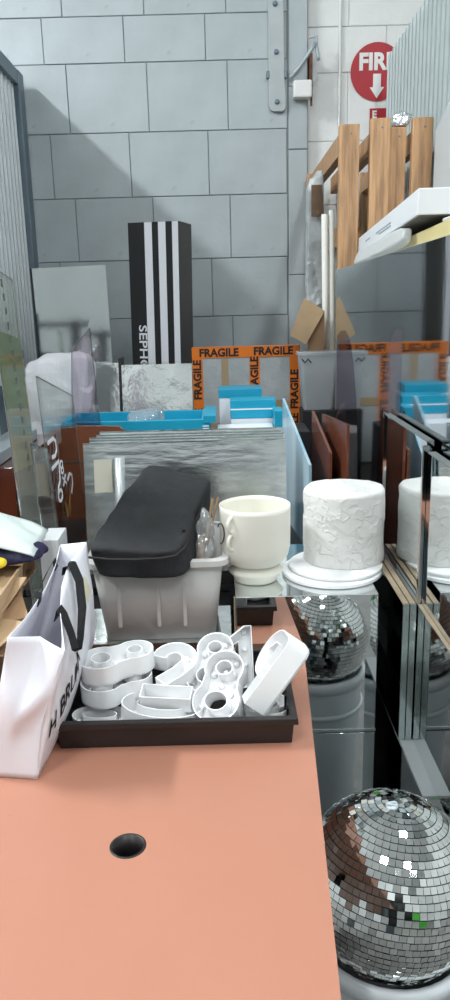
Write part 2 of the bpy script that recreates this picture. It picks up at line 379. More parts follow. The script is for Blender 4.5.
# conduit and fire sign
single('wall_conduit', MB().tube([(.672, 4.443, z) for z in (0, 1.5, 3, 4.5)], .0085, 8), WHITEBLOCK, 'thin white conduit running up the white block wall', 'conduit', smooth=True)
t = thing('fire_sign', 'round red sign with white lettering and arrow on the white wall', 'sign', (.865, 4.44, 2.2))
cx, cz, cr = .872, 2.69, .142
part('disc', MB().lathe([(cr, 0), (cr, .004)], 48).xf(Matrix.Translation((cx, 4.4475, cz)) @ Matrix.Rotation(R(90), 4, 'X')), RED, t)
def on_wall(mb, x, y, z): return mb.xf(Matrix.Translation((x, y, z)) @ Matrix.Rotation(R(90), 4, 'X'))
part('lettering', on_wall(text_mb('FIRE', .112, .0008, .0045, .98), cx, 4.4425, cz + .045), SIGNW, t)
part('arrow', MB().prism([(cx - .021, cz - .01), (cx + .021, cz - .01), (cx + .021, cz - .075), (cx + .038, cz - .075), (cx, cz - .13), (cx - .038, cz - .075), (cx - .021, cz - .075)], 'y', 4.4417, 4.4432), SIGNW, t)
part('lower_plate', B(cx - .035, cx + .16, 4.4435, 4.4475, 2.40, 2.512), RED, t)
part('lettering', on_wall(text_mb('E', .05, .0008, .002), cx - .01, 4.4425, 2.48), SIGNW, t)
# ceiling lamps (housings)
lamp_labels = ['white tube lamp hanging beyond the pale corrugated steel screen', 'white tube lamp hanging over the near end of the salmon desk',
               'white tube lamp hanging over the dark mirrored cabinet', 'white tube lamp hanging over the added green crate', 'white tube lamp hanging past the end of the added black shelving']
for (lx, ly, ll, lw), lab in zip(LAMPS, lamp_labels):
    t = thing('ceiling_lamp', lab, 'lamp', (lx, ly, LAMP_Z - .09), 0, 'ceiling tube lamps')
    part('housing', MB().prism([(lx - .13, LAMP_Z - .02), (lx + .13, LAMP_Z - .02), (lx + .05, LAMP_Z + .05), (lx - .05, LAMP_Z + .05)], 'y', ly - ll / 2 - .05, ly + ll / 2 + .05), WHITEP, t)
    for sx in (-.06, .06):
        part('tube', MB().tube([(lx + sx, ly - ll / 2, LAMP_Z - .05), (lx + sx, ly + ll / 2, LAMP_Z - .05)], .018, 10), LAMPM, t, smooth=True)
    for sy in (-.5, .5):
        part('hanger', B(lx - .01, lx + .01, ly + sy - .01, ly + sy + .01, LAMP_Z + .05, 4.8), STEEL, t)

# corrugated steel screens on both sides
def corrugated(x, y0, y1, z0, z1, pitch, amp, face):
    mb = MB(); prof = []; y = y0
    while y < y1 - 1e-6:
        for f, d in ((0, 0), (.32, 0), (.5, 1), (.82, 1)):
            if y + f * pitch < y1: prof.append((y + f * pitch, d))
        y += pitch
    prof.append((y1, 0)); n = len(prof)
    vs = [(x + face * amp * d, yy, z) for z in (z0, z1) for yy, d in prof]
    return mb.add(vs, [(i, i + 1, n + i + 1, n + i) for i in range(n - 1)])
t = thing('corrugated_screen', 'pale blue-grey corrugated steel screen with steel post and top rail', 'screen', (-1.04, 3.4, 0))
part('corrugated_sheet', corrugated(-1.045, 2.6, 4.24, .02, 2.62, .069, .024, 1), CORRL, t, solid=.0015)
part('post', B(-1.07, -.993, 4.24, 4.34, 0, 2.69), STEELD, t, bevel=.004)
part('post', B(-1.07, -1.015, 2.53, 2.60, 0, 2.69), STEELD, t, bevel=.004)
part('top_rail', B(-1.07, -.998, 2.53, 4.34, 2.62, 2.691), STEELD, t, bevel=.004)
t = thing('corrugated_screen', 'tall grey-green corrugated steel screen behind the timber crate', 'screen', (.93, 3.4, 0))
part('corrugated_sheet', corrugated(.915, 2.4, 4.30, .02, 2.72, .066, .022, -1), CORRR, t, solid=.0015)
part('back_rail', B(.92, .95, 2.4, 4.30, 2.55, 2.62), STEEL, t)
part('post', B(.918, .965, 2.36, 2.40, 0, 2.72), STEEL, t, bevel=.003)
part('back_rail', B(.92, .95, 2.4, 4.30, .2, .27), STEEL, t)

# ================================================================== TABLE
TA = R(-3.5)  # the desk stands slightly askew
t = thing('desk', 'salmon-coloured laminate desk with a cable hole, under the black tray', 'desk', (-.32, .85, 0), TA)
def rot2(x, y): 
    c, s_ = math.cos(TA), math.sin(TA); return (-.32 + c * x - s_ * y, .85 + s_ * x + c * y)
def loc2(X, Y):
    c, s_ = math.cos(-TA), math.sin(-TA); X += .32; Y -= .85; return (c * X - s_ * Y, s_ * X + c * Y)
xr = loc2(.139, 1.066)[0]; yb = loc2(.10, 1.535)[1]; hx, hy = loc2(-.153, .923)
hole = [(hx + .0225 * math.cos(2 * math.pi * k / 32), hy + .0225 * math.sin(2 * math.pi * k / 32)) for k in range(32)]
mb = curve_fill([[(-.62, -.72), (xr, -.72), (xr, yb), (-.62, yb)], hole[::-1]], .028).xf(Matrix.Translation((0, 0, .722)))
part('desktop', mb, SALMON, t, local=True)
hm = MB(); n = 32
vs = [(hx + r * math.cos(2 * math.pi * k / n), hy + r * math.sin(2 * math.pi * k / n), z) for r, z in ((.0265, .7502), (.0262, .7508), (.0225, .7508), (.0222, .70), (.0245, .70)) for k in range(n)]
part('cable_grommet', hm.add(vs, [(j * n + k, j * n + (k + 1) % n, (j + 1) * n + (k + 1) % n, (j + 1) * n + k) for j in range(4) for k in range(n)]), KRAFT if False else BLACKP, t, local=True, smooth=True)
part('cable_well', MB().lathe([(.026, .66), (.026, .70)], 24, hx, hy), BLACKM, t, local=True)
for x in (-.56, xr - .06):
    for y in (-.66, yb - .06):
        part('leg', B(x - .025, x + .025, y - .025, y + .025, 0, .722), STEELD, t, local=True, bevel=.003)
part('apron', B(-.53, xr - .1, yb - .07, yb - .05, .62, .722), SALMONEDGE, t, local=True)

# ================================================================== MIRRORED PLINTHS (right of the desk's end)
def mirror_box(name, label, x0, x1, y0, y1, z0, z1, m=MIRROR, strip=True, group=None):
    t = thing(name, label, 'mirrored box', ((x0 + x1) / 2, (y0 + y1) / 2, z0), 0, group)
    part('mirrored_body', B(x0, x1, y0, y1, z0, z1), m, t, bevel=.0015)
    if strip:
        part('glass_edge', B(x0 - .0006, x1 + .0006, y0 - .0012, y0 + .003, z0 + .001, z0 + .008), GLASSEDGE, t)
        part('glass_edge', B(x0 - .0006, x0 + .003, y0 - .001, y0 + .003, z0 + .008, z1), GLASSEDGE, t)
    return t
mirror_box('mirrored_plinth', 'mirrored plinth on the floor under the mirrored cube beside the desk', .017, .336, 1.558, 1.93, 0, .528)
pt = mirror_box('mirrored_cube', 'mirrored cube carrying the cream cup and the white cake', .017, .336, 1.558, 1.93, .530, .873)
part('tan_edge_tape', B(.0135, .0165, 1.553, 1.562, .75, .874), MDF, pt, label='tan taped edge')
mirror_box('mirrored_plinth', 'low mirrored plinth under the frosted tub behind the desk', -.62, .008, 1.60, 1.92, 0, .749, strip=False)
# stack of mirrored plinths along the right
t = mirror_box('mirrored_plinth', 'long low mirrored plinth under the row of mirrors on the right', 0.368, .80, 1.26, 2.84, 0, .565, MIRRORD, strip=False)
part('ledge', B(.368, .80, 1.26, 2.84, .5652, .571), mat('ledge_grey', (.20, .215, .22), .35), t)
t = mirror_box('mirrored_plinth', 'upper mirrored plinth behind the two raw-edged mirror boards', .3955, .80, 1.18, 2.84, .5715, .888, MIRROR, strip=False)
part('mdf_edge', B(.3955, .4035, 1.18, 1.455, .8882, .8892), MDF, t)
for x0, lab in ((.3665, 'slim mirror board with raw brown top edge beside the cake cube'), (.3812, 'slim mirror board with raw brown top edge against the upper mirrored plinth')):
    t = thing('mirror_board', lab, 'mirror board', (x0 + .007, 1.65, .5715), 0, 'raw-edged mirror boards')
    part('mirror_face', B(x0, x0 + .0115, 1.46, 1.86, .5715, .886), MIRRORD, t)
    part('mdf_edge', B(x0, x0 + .0115, 1.46, 1.86, .8862, .8892), MDF, t)
    part('glass_end', B(x0 - .0004, x0 + .0119, 1.4555, 1.4598, .5715, .8885), GLASSEDGE, t)
t = thing('standing_mirror', 'upright mirror panel with a dark glass edge reflecting the white cake', 'mirror', (.412, 1.65, .8892))
part('mirror_face', B(.404, .418, 1.468, 1.86, .8892, 1.228), MIRROR, t)
part('glass_edge', B(.394, .409, 1.458, 1.4675, .8895, 1.222), MIRRORD, t, bevel=.002)
part('glass_edge', B(.400, .404, 1.848, 1.862, .8895, 1.236), MIRRORD, t)
part('top_edge', B(.4035, .4185, 1.468, 1.86, 1.2282, 1.2312), mat('pale_edge', (.20, .225, .22), .3, .2), t)
t = thing('standing_mirror', 'upright mirror panel next to the glass edge, above the tan strip', 'mirror', (.412, 1.3, .8892))
part('mirror_face', B(.404, .418, 1.14, 1.4555, .8895, 1.208), MIRROR, t)
part('top_edge', B(.4035, .4185, 1.14, 1.4555, 1.2082, 1.2112), MATS['pale_edge'], t)
mirror_box('mirror_cabinet', 'large dark mirrored cabinet under the white carton reflecting the grey wall', .426, .80, 1.2, 2.84, .8885, 1.617, MIRRORW, strip=False)

# ================================================================== DISCO BALL ON BUCKET
BC = Vector((.262, 1.07, .546)); BR = .148
t = thing('bucket', 'round grey plastic bucket holding up the mirror ball', 'bucket', (BC.x, BC.y, 0))
part('bucket_body', MB().lathe([(.105, 0), (.112, .01), (.132, .40), (.134, .452), (.128, .452), (.124, .40), (.10, .015)], 40, BC.x, BC.y), BUCKET, t, smooth=True)
part('rim', MB().lathe([(.134, .425), (.141, .427), (.143, .45), (.139, .459), (.129, .459), (.128, .45)], 40, BC.x, BC.y, cap=False), BUCKET, t, smooth=True)
part('rib', MB().lathe([(.1305, .34), (.136, .342), (.137, .355), (.1318, .357)], 40, BC.x, BC.y, cap=False), BUCKET, t, smooth=True)
t = thing('mirror_ball', 'round disco ball of small square mirror tiles beside the desk', 'mirror ball', (BC.x, BC.y, BC.z - BR))
part('core', MB().lathe([(.001, -BR * .985)] + [(BR * .985 * math.cos(R(a)), BR * .985 * math.sin(R(a))) for a in range(-80, 81, 8)] + [(.001, BR * .985)], 48).xf(Matrix.Translation(BC)), mat('ball_core', (.05, .05, .05), .5), t, smooth=True)
part('hanging_ring', MB().tube([(BC.x + .008 * math.cos(a * .5), BC.y + .004 * math.sin(a * .5) , BC.z + BR + .004 + .002 * math.sin(a)) for a in range(14)], .002, 6), STEEL, t, smooth=True)
part('cap', MB().lathe([(.010, 0), (.010, .003), (.006, .005)], 20).xf(Matrix.Translation(BC + Vector((0, 0, BR - .001)))), STEEL, t)
TS = .0114; tl = MB().hexa([(-.49, -.46, -.15), (.49, -.46, -.15), (.49, .46, -.15), (-.49, .46, -.15), (-.48, -.45, .05), (.48, -.45, .05), (.48, .45, .05), (-.48, .45, .05)]).xf(Matrix.Scale(TS, 4))
tmesh = mkmesh('mirror_tile', tl, TILE); tiles = []
axis = Matrix.Rotation(R(6), 4, 'Y') @ Matrix.Rotation(R(-5), 4, 'X')
nrow = int(math.pi * BR / TS)
for r in range(1, nrow):
    la = math.pi * (r / nrow - .5); nc = max(4, int(2 * math.pi * BR * math.cos(la) / TS))
    for k in range(nc):
        lo_ = 2 * math.pi * (k + .5 * (r % 2)) / nc
        nrm = (axis @ Vector((math.cos(la) * math.cos(lo_), math.cos(la) * math.sin(lo_), math.sin(la)))).normalized()
        e = (axis @ Vector((-math.sin(lo_), math.cos(lo_), 0))).normalized()
        n2 = (nrm + Vector((random.gauss(0, .05), random.gauss(0, .05), random.gauss(0, .05)))).normalized()
        tiles.append((frame(BC + nrm * BR, e - n2 * e.dot(n2), n2.cross(e)), nrm))
cp = Vector((0, 0, 1.5))
tiles.sort(key=lambda q: -(q[1].dot((cp - BC).normalized())) + (9 if (BC + q[1] * BR).x < .135 else 0))
rest = MB()
for i, (m4, nn) in enumerate(tiles):
    if i < 300:
        o = link(bpy.data.objects.new('mirror_tile', tmesh)); o.parent = t; o.matrix_local = WM[t].inverted() @ m4
    else: rest.add([m4 @ v for v in tl.v], tl.f)
o = part('mirror_tiles', rest, TILE, t); o['kind'] = 'stuff'

# ================================================================== TRAY OF NUMBERS
t = thing('plant_tray', 'shallow black plastic tray full of white numbers on the salmon desk', 'tray', (-.1, 1.3, .7505))
x0, x1, y0, y1, z0, z1 = -.301, .107, 1.175, 1.437, .7508, .803
mb = MB()
def ring(x0, x1, y0, y1, z): return [(x0, y0, z), (x1, y0, z), (x1, y1, z), (x0, y1, z)]
def loft(rings, close_first=True, close_last=True):
    m = MB(); vs = [p for r in rings for p in r]; n = len(rings[0]); fs = []
    for j in range(len(rings) - 1): fs += [(j * n + k, j * n + (k + 1) % n, (j + 1) * n + (k + 1) % n, (j + 1) * n + k) for k in range(n)]
    if close_first: fs.append(tuple(range(n))[::-1])
    if close_last: fs.append(tuple(range((len(rings) - 1) * n, len(rings) * n)))
    return m.add(vs, fs)
part('tray_shell', loft([ring(x0, x1, y0, y1, z0), ring(x0 - .004, x1 + .004, y0 - .004, y1 + .004, z1 - .004), ring(x0 + .002, x1 - .002, y0 + .002, y1 - .002, z1 - .004), ring(x0 + .005, x1 - .005, y0 + .005, y1 - .005, z0 + .004)]), BLACKP, t)
part('rim', loft([ring(x0 - .004, x1 + .004, y0 - .004, y1 + .004, z1 - .012), ring(x0 - .011, x1 + .011, y0 - .011, y1 + .011, z1 - .012), ring(x0 - .010, x1 + .010, y0 - .010, y1 + .010, z1), ring(x0 + .003, x1 - .003, y0 + .003, y1 - .003, z1), ring(x0 + .003, x1 - .003, y0 + .003, y1 - .003, z1 - .006)], False, False), BLACKP, t, bevel=.0015)
for k in range(5):
    yy = y0 + .035 + k * .047
    part('rib', B(x1 - .006, x1 - .0015, yy, yy + .012, z0 + .006, z1 - .006), BLACKP, t)

def arc(cx, cy, rx, ry, a0, a1, n): return [(cx + rx * math.cos(R(a0 + (a1 - a0) * i / n)), cy + ry * math.sin(R(a0 + (a1 - a0) * i / n))) for i in range(n + 1)]
def stroke(pts, wd):
    """outline of a fat stroke along an open centre line, square ends"""
    L = []; Rr = []
    for i, p in enumerate(pts):
        a = pts[max(i - 1, 0)]; b = pts[min(i + 1, len(pts) - 1)]; d = Vector((b[0] - a[0], b[1] - a[1])).normalized()
        L.append((p[0] - d.y * wd / 2, p[1] + d.x * wd / 2)); Rr.append((p[0] + d.y * wd / 2, p[1] - d.x * wd / 2))
    return L + Rr[::-1]
W = .030
def glyph(c):
    if c == '8':
        out = arc(0, .034, .038, .036, -28, 208, 18) + arc(0, -.030, .045, .041, 142, 398, 20)
        return [out, arc(0, .035, .015, .013, 0, 345, 15), arc(0, -.030, .021, .017, 0, 345, 15)], arc(0, .034, .027, .025, 0, 320, 5) + arc(0, -.030, .034, .029, 0, 320, 5)
    if c == '0':
        return [arc(0, 0, .047, .071, 0, 350, 35), arc(0, 0, .019, .042, 0, 350, 30)], arc(0, 0, .033, .056, 0, 330, 8)
    if c == '6':
        out = arc(0, -.027, .045, .044, -180, 95, 22) + arc(.010, .000, .055, .071, 60, 178, 14)
        return [out, arc(0, -.027, .018, .018, 0, 345, 15)], arc(0, -.027, .031, .030, 0, 320, 6) + [(-.03, .02), (-.015, .045)]
    if c == '2':
        cl = arc(0, .030, .030, .030, 175, -25, 14) + [(.012, -.005), (-.015, -.032), (-.026, -.050)]
        o = stroke(cl, W); n = len(cl)
        out = o[:n - 1] + [(-.045, -.040), (-.045, -.071), (.046, -.071), (.046, -.042), (-.002, -.042)] + o[n + 1:]
        return [out], [(-.026, .04), (-.01, .058), (.018, .056), (.03, .03), (.015, .0), (-.01, -.03), (-.03, -.055), (0, -.056), (.03, -.056)]
    if c == '3':
        cl = arc(0, .032, .028, .026, 160, -75, 12) + arc(0, -.030, .031, .030, 75, -160, 12)
        return [stroke(cl, W)], [(-.02, .05), (.01, .056), (.027, .032), (.012, .005), (.03, -.03), (.005, -.058), (-.025, -.048)]
    if c == '7':
        return [[(-.046, .071), (.046, .071), (.046, .046), (.002, -.071), (-.031, -.071), (.008, .041), (-.046, .041)]], [(-.035, .056), (0, .056), (.03, .055), (.02, .02), (.005, -.02), (-.01, -.055)]
    if c == '1':
        return [[(-.034, .045), (.002, .071), (.018, .071), (.018, -.071), (-.014, -.071), (-.014, .035), (-.034, .022)]], [(.002, .055), (.002, .015), (.002, -.02), (.002, -.055)]
    if c == '9':
        out = [(.045, -.071), (.045, .058), (.038, .068), (.028, .071)] + arc(0, .024, .046, .047, 90, 270, 14) + [(.013, -.023), (.013, -.071)]
        return [out, [(.012, .008), (.012, .046), (-.004, .044), (-.018, .024), (-.004, .006)]], [(.03, .055), (0, .058), (-.03, .03), (-.012, -.008), (.028, -.02), (.028, -.055)]
    if c == '4':
        return [[(.006, .071), (.034, .071), (.034, -.014), (.048, -.014), (.048, -.042), (.034, -.042), (.034, -.071), (.004, -.071), (.004, -.042), (-.048, -.042), (-.048, -.016)], [(.004, .032), (-.020, -.014), (.004, -.014)]], [(.02, .055), (.02, .01), (.02, -.055), (-.03, -.028), (.005, -.028)]
def offset_loop(lp, d):
    n = len(lp); out = []
    ar = sum(lp[i][0] * lp[(i + 1) % n][1] - lp[(i + 1) % n][0] * lp[i][1] for i in range(n)); sg = 1 if ar > 0 else -1
    for i in range(n):
        a, b, c = Vector(lp[i - 1]), Vector(lp[i]), Vector(lp[(i + 1) % n])
        d1 = (b - a).normalized() if (b - a).length > 1e-7 else (c - b).normalized(); d2 = (c - b).normalized() if (c - b).length > 1e-7 else d1
        nn = Vector((d1.y + d2.y, -d1.x - d2.x)); nn = nn.normalized() * sg if nn.length > 1e-6 else Vector((d1.y, -d1.x)) * sg
        out.append((b.x - nn.x * d, b.y - nn.y * d))
    return out
GL = {}
def number(c, label, loc, rot, sc=1.0, depth=.036):
    loops, bulbs = glyph(c); key = (c, depth)
    root = link(bpy.data.objects.new('channel_number', None)); root.empty_display_size = .03
    if isinstance(rot, Matrix):
        rot = [math.degrees(a) for a in rot.to_euler()]
    root.location = loc; root.rotation_euler = [R(a) for a in rot]; root.scale = (sc, sc, sc)
    WM[root] = Matrix.Identity(4); props(root, label, 'number', 'white light-up numbers in the tray')
    if key not in GL:
        wall = MB()
        for li, lp in enumerate(loops):
            inn = offset_loop(lp, .0022 if li == 0 else -.0022); n = len(lp)
            vs = [(p[0], p[1], z) for q, z in ((lp, 0), (lp, depth), (inn, depth), (inn, .003)) for p in q]
            wall.add(vs, [(j * n + k, j * n + (k + 1) % n, (j + 1) * n + (k + 1) % n, (j + 1) * n + k) for j in range(3) for k in range(n)])
        plate = curve_fill(loops, .004); bm_ = []
        GL[key] = (mkmesh('side_wall', wall, WHITEP, auto=True), mkmesh('back_plate', plate, WHITEP), mkmesh('bulb', MB().lathe([(.0052, 0), (.0062, .004), (.0052, .009), (.0025, .0115)], 10), mat('bulb_white', (.88, .89, .90), .25), True))
    wl, pl, bl = GL[key]
    for nm, me in (('side_wall', wl), ('back_plate', pl)):
        o = link(bpy.data.objects.new(nm, me)); o.parent = root
    for b in bulbs:
        o = link(bpy.data.objects.new('bulb', bl)); o.parent = root; o.location = (b[0], b[1], .0035)
    return root
number('0', 'white light-up number lying lowest in the corner by the paper bag', (-.240, 1.236, .757), (0, 0, 86), .72, .034)
number('8', 'white light-up number eight in the middle of the three-high pile by the bag', (-.213, 1.290, .7915), (0, 0, -62), .98, .036)
number('8', 'white light-up number eight lying on top of the pile by the bag', (-.212, 1.312, .828), (3, 0, -66), 1.02, .036)
number('0', 'white light-up number zero lying flat under the number two', (-.128, 1.236, .757), (5, 0, 87), 1.06, .040)
number('2', 'white light-up number two lying flat on the zero', (-.108, 1.298, .806), (17, 0, -8), 1.0)
number('8', 'white light-up number eight leaning towards the tray front', (-.010, 1.255, .806), (40, 0, -20), .98, .040)
number('8', 'white light-up number eight tucked behind the leaning eight', (-.030, 1.332, .812), (32, 0, -18), .95)
number('1', 'narrow white light-up number one standing behind the eights', (.030, 1.385, .816), (66, 0, 4), .85)
number('9', 'white light-up number nine tipped up high against the tray end', (.098, 1.258, .838), frame((0, 0, 0), (.129, -.945, .0825), (.6, .15, .78)).to_3x3(), 1.0, .046)
number('6', 'white light-up number six lying flat under the tipped-up nine', (.050, 1.262, .757), (0, 0, 68), .9, .030)

# ================================================================== PAPER BAG
t = thing('paper_bag', 'tall white paper carrier bag with black ribbon handles on the desk', 'bag', (-.35, 1.3, .7505))
bn = {'nr': (-.322, 1.086), 'nl': (-.412, 1.10), 'rr': (-.322, 1.50), 'rl': (-.435, 1.50)}
tn = {'nr': (-.262, 1.10, .974), 'nl': (-.350, 1.10, 1.0), 'rr': (-.294, 1.51, 1.026), 'rl': (-.358, 1.545, 1.01)}
def lerp(a, b, u): return Vector(a) * (1 - u) + Vector(b) * u
def side(a, b, fn=None):
    A0, B0 = Vector((*bn[a], .7515)), Vector((*bn[b], .7515)); A1, B1 = Vector(tn[a]), Vector(tn[b])
    def f(u, v):
        p = lerp(lerp(A0, B0, u), lerp(A1, B1, u), v)
        e = 4 * u * (1 - u)
        if fn: p = p + fn(u, v, e)
        k = e * math.sin(math.pi * min(1, v * 1.0 + .001)) if v < 1 else e * .3
        return p + Vector((noise.noise(p * 9), noise.noise(p * 9 + Vector((5, 0, 0))), 0)) * .012 * k
    return f
def front(u, v, e):
    vc = .50 + .22 * abs(2 * u - .9)
    k = .030 * (v - vc) / (1 - vc) * (1 - abs(2 * u - 1)) if v > vc else 0
    k -= .020 * math.exp(-((v - vc) / .16) ** 2) * e
    return Vector((0, k, 0))
def interp(tab, u):
    for (a, pa), (b, pb) in zip(tab, tab[1:]):
        if u <= b + 1e-9:
            k = (u - a) / (b - a); k = k * k * (3 - 2 * k) * .5 + k * .5; return lerp(pa, pb, k)
    return Vector(tab[-1][1])
TOPR_ = [(0, tn['nr']), (.25, (-.288, 1.2, 1.000)), (.55, (-.312, 1.33, .998)), (.80, (-.318, 1.43, 1.006)), (1, tn['rr'])]
MIDR_ = [(0, (-.302, 1.088, .865)), (.3, (-.274, 1.21, .872)), (.65, (-.272, 1.36, .88)), (.9, (-.278, 1.47, .885)), (1, (-.300, 1.51, .885))]
BOTR_ = [(0, (*bn['nr'], .7515)), (.2, (-.3155, 1.166, .7515)), (1, (*bn['rr'], .7515))]
def fR(u, v):
    a, m, b = interp(BOTR_, u), interp(MIDR_, u), interp(TOPR_, u)
    p = a * (2 * (v - .5) * (v - 1)) + m * (-4 * v * (v - 1)) + b * (2 * v * (v - .5))
    return p + Vector((noise.noise(p * 14), 0, 0)) * .006 * math.sin(math.pi * v)
left = lambda u, v, e: Vector((.014 * e * v, 0, -.006 * math.sin(math.pi * u) * v ** 4))
part('front_gusset', MB().surf(side('nl', 'nr', front), 16, 22), PAPER, t, solid=.0012, smooth=True)
part('side_panel', MB().surf(fR, 28, 18), PAPER, t, solid=.0012, smooth=True)
part('rear_gusset', MB().surf(side('rr', 'rl'), 8, 14), PAPER, t, solid=.0012, smooth=True)
part('side_panel', MB().surf(side('rl', 'nl', left), 22, 14), PAPER, t, solid=.0012, smooth=True)
part('bag_base', MB().add([(*bn['nl'], .7515), (*bn['nr'], .7515), (*bn['rr'], .7515), (*bn['rl'], .7515)], [(0, 1, 2, 3)]), PAPER, t, solid=.0012)
f = fR
rb = [(-.296, 1.205, .985), (-.290, 1.203, 1.005), (-.280, 1.195, .994), (-.266, 1.172, .972), (-.2555, 1.150, .953), (-.2525, 1.158, .947), (-.254, 1.185, .953), (-.262, 1.26, .980), (-.280, 1.34, 1.003), (-.303, 1.40, 1.013), (-.319, 1.415, 1.006), (-.322, 1.415, .99)]
part('ribbon_handle', MB().ribbon(rb, [(.006, .016, .006)] * 4 + [(.010, .010, .0)] * 3 + [(.014, .010, .002)] * 5), RIBBON, t, smooth=False)
g = side('rl', 'nl', left)
part('ribbon_handle', MB().ribbon([g(.62, .95) + Vector((.003, 0, 0)), g(.62, 1.0) + Vector((.003, 0, .004)), g(.60, 1.0) + Vector((-.008, 0, .004)), g(.5, .97) + Vector((-.012, 0, 0)), g(.3, .97) + Vector((-.012, 0, 0)), g(.22, 1.0) + Vector((-.004, 0, .006)), g(.22, .95) + Vector((.004, 0, 0))], (.002, .018, .004)), RIBBON, t)
part('ribbon_knot', MB().blob([(-.318 + a, 1.415 + b, .998 + c) for c in (0, .016) for a, b in ((0, 0), (.018, 0), (.018, .016), (0, .016))], 5, 2.4), RIBBON, t, smooth=True)
def patch(f_, u0, u1, v0, v1, off, n=6):
    return MB().surf(lambda a, b: f_(u0 + (u1 - u0) * a, v0 + (v1 - v0) * b) + Vector((off, 0, 0)), n, n)
part('tape_label', patch(f, .74, .86, .70, .84, .0016), mat('label_paper', (.72, .68, .50), .5), t, label='yellowed tape label')
part('pink_print', patch(f, .6, .98, .03, .3, .0013), mat('pale_pink', (.80, .66, .64), .45), t)
# printed word going up the side panel
mb = text_mb('H BRUNN', .034, .0003, .0006)
def wrap(p):
    q = Vector(p); u = .06 + (q.x + .085) / .17 * .34; v = .47 + q.x * 2.2 + q.y / .17
    return f(u, max(0.02, min(.98, v))) + Vector((.0022, 0, 0))
mb.v = [wrap(p) for p in mb.v]; part('lettering', mb, INK, t)

# ================================================================== TUB, BLACK BAG, CELLOPHANE
def rr(cx, cy, hx_, hy_, rad, z, n=4):
    return [(cx + sx * (hx_ - rad) + rad * math.cos(R(a)), cy + sy * (hy_ - rad) + rad * math.sin(R(a)), z)
            for sx, sy, a0 in ((1, 1, 0), (-1, 1, 90), (-1, -1, 180), (1, -1, 270)) for a in [a0 + 90 * i / n for i in range(n + 1)]]
TC = (-.158, 1.742)
t = thing('storage_tub', 'frosted plastic storage tub under the black nylon bag', 'tub', (*TC, .7505))
part('tub_body', loft([rr(*TC, .128, .125, .02, .751), rr(*TC, .150, .148, .025, .945), rr(*TC, .148, .146, .025, .945), rr(*TC, .126, .123, .02, .754)]), TUBM, t, smooth=True)
part('rim', loft([rr(*TC, .150, .148, .025, .938), rr(*TC, .162, .160, .03, .938), rr(*TC, .162, .160, .03, .95), rr(*TC, .148, .146, .025, .952)], False, False), TUBM, t, solid=.002)
for x in (-.09, 0, .06):
    part('rib', B(TC[0] + x - .004, TC[0] + x + .004, TC[1] - .1425, TC[1] - .134, .79, .90), TUBM, t)
single('packed_cloth', MB().blob([(-.255, 1.64, .756), (-.06, 1.64, .756), (-.06, 1.84, .756), (-.255, 1.84, .756), (-.26, 1.63, .90), (-.05, 1.63, .92), (-.05, 1.85, .92), (-.26, 1.85, .90)], 10, 4, .012, 14), TAN, 'tan and grey contents packed inside the frosted tub', 'contents', smooth=True)
t = thing('nylon_bag', 'soft black nylon bag lying across the frosted tub', 'bag', (-.16, 1.68, .93))
bc = [(-.298, 1.545, .925), (-.092, 1.535, .925), (-.030, 1.86, .965), (-.20, 1.92, .965), (-.305, 1.545, 1.005), (-.098, 1.53, .995), (-.032, 1.84, 1.088), (-.205, 1.905, 1.118)]
part('bag_body', MB().blob(bc, 30, 11, .013, 10, 3), BLACKCLOTH, t, smooth=True, subs=1)
part('seam', MB().tube([(-.302, 1.533, .985), (-.25, 1.524, .981), (-.19, 1.5215, .980), (-.14, 1.522, .981), (-.108, 1.53, .984), (-.09, 1.56, .992), (-.072, 1.66, 1.014), (-.05, 1.78, 1.045)], .003, 6), BLACKCLOTH, t, smooth=True)
part('zip_pull', MB().tube([(-.095, 1.6, 1.02), (-.082, 1.61, .985), (-.078, 1.615, .96)], .0035, 6), RIBBON, t)
t = thing('cellophane_bag', 'crinkled clear cellophane bag of brown sticks in the tub', 'bag', (-.05, 1.66, .92))
part('cellophane', MB().blob([(-.074, 1.605, .922), (-.026, 1.605, .922), (-.026, 1.66, .922), (-.070, 1.66, .922), (-.06, 1.63, 1.055), (-.030, 1.63, 1.05), (-.03, 1.67, 1.05), (-.055, 1.67, 1.065)], 12, 3, .010, 40, 9), FILM, t)
part('brown_fill', MB().blob([(-.072, 1.61, .922), (-.046, 1.61, .922), (-.046, 1.65, .922), (-.07, 1.65, .922), (-.062, 1.625, 1.0), (-.05, 1.625, .99), (-.05, 1.65, .99), (-.06, 1.65, 1.0)], 8, 3, .004, 30, 2), TAN, t, smooth=True)
for a, b, c in ((-.04, .012, 0), (-.034, .018, .01)): part('stick', MB().tube([(a - .012, 1.64 + c, .96), (a + b, 1.66 + c, 1.075)], .003, 6), KRAFT, t)
part('wire_loop', MB().tube([(-.012 + .008 * math.cos(R(q)), 1.63, 1.0 + .024 * math.sin(R(q))) for q in range(-100, 150, 20)], .0014, 5), BLACKM, t)

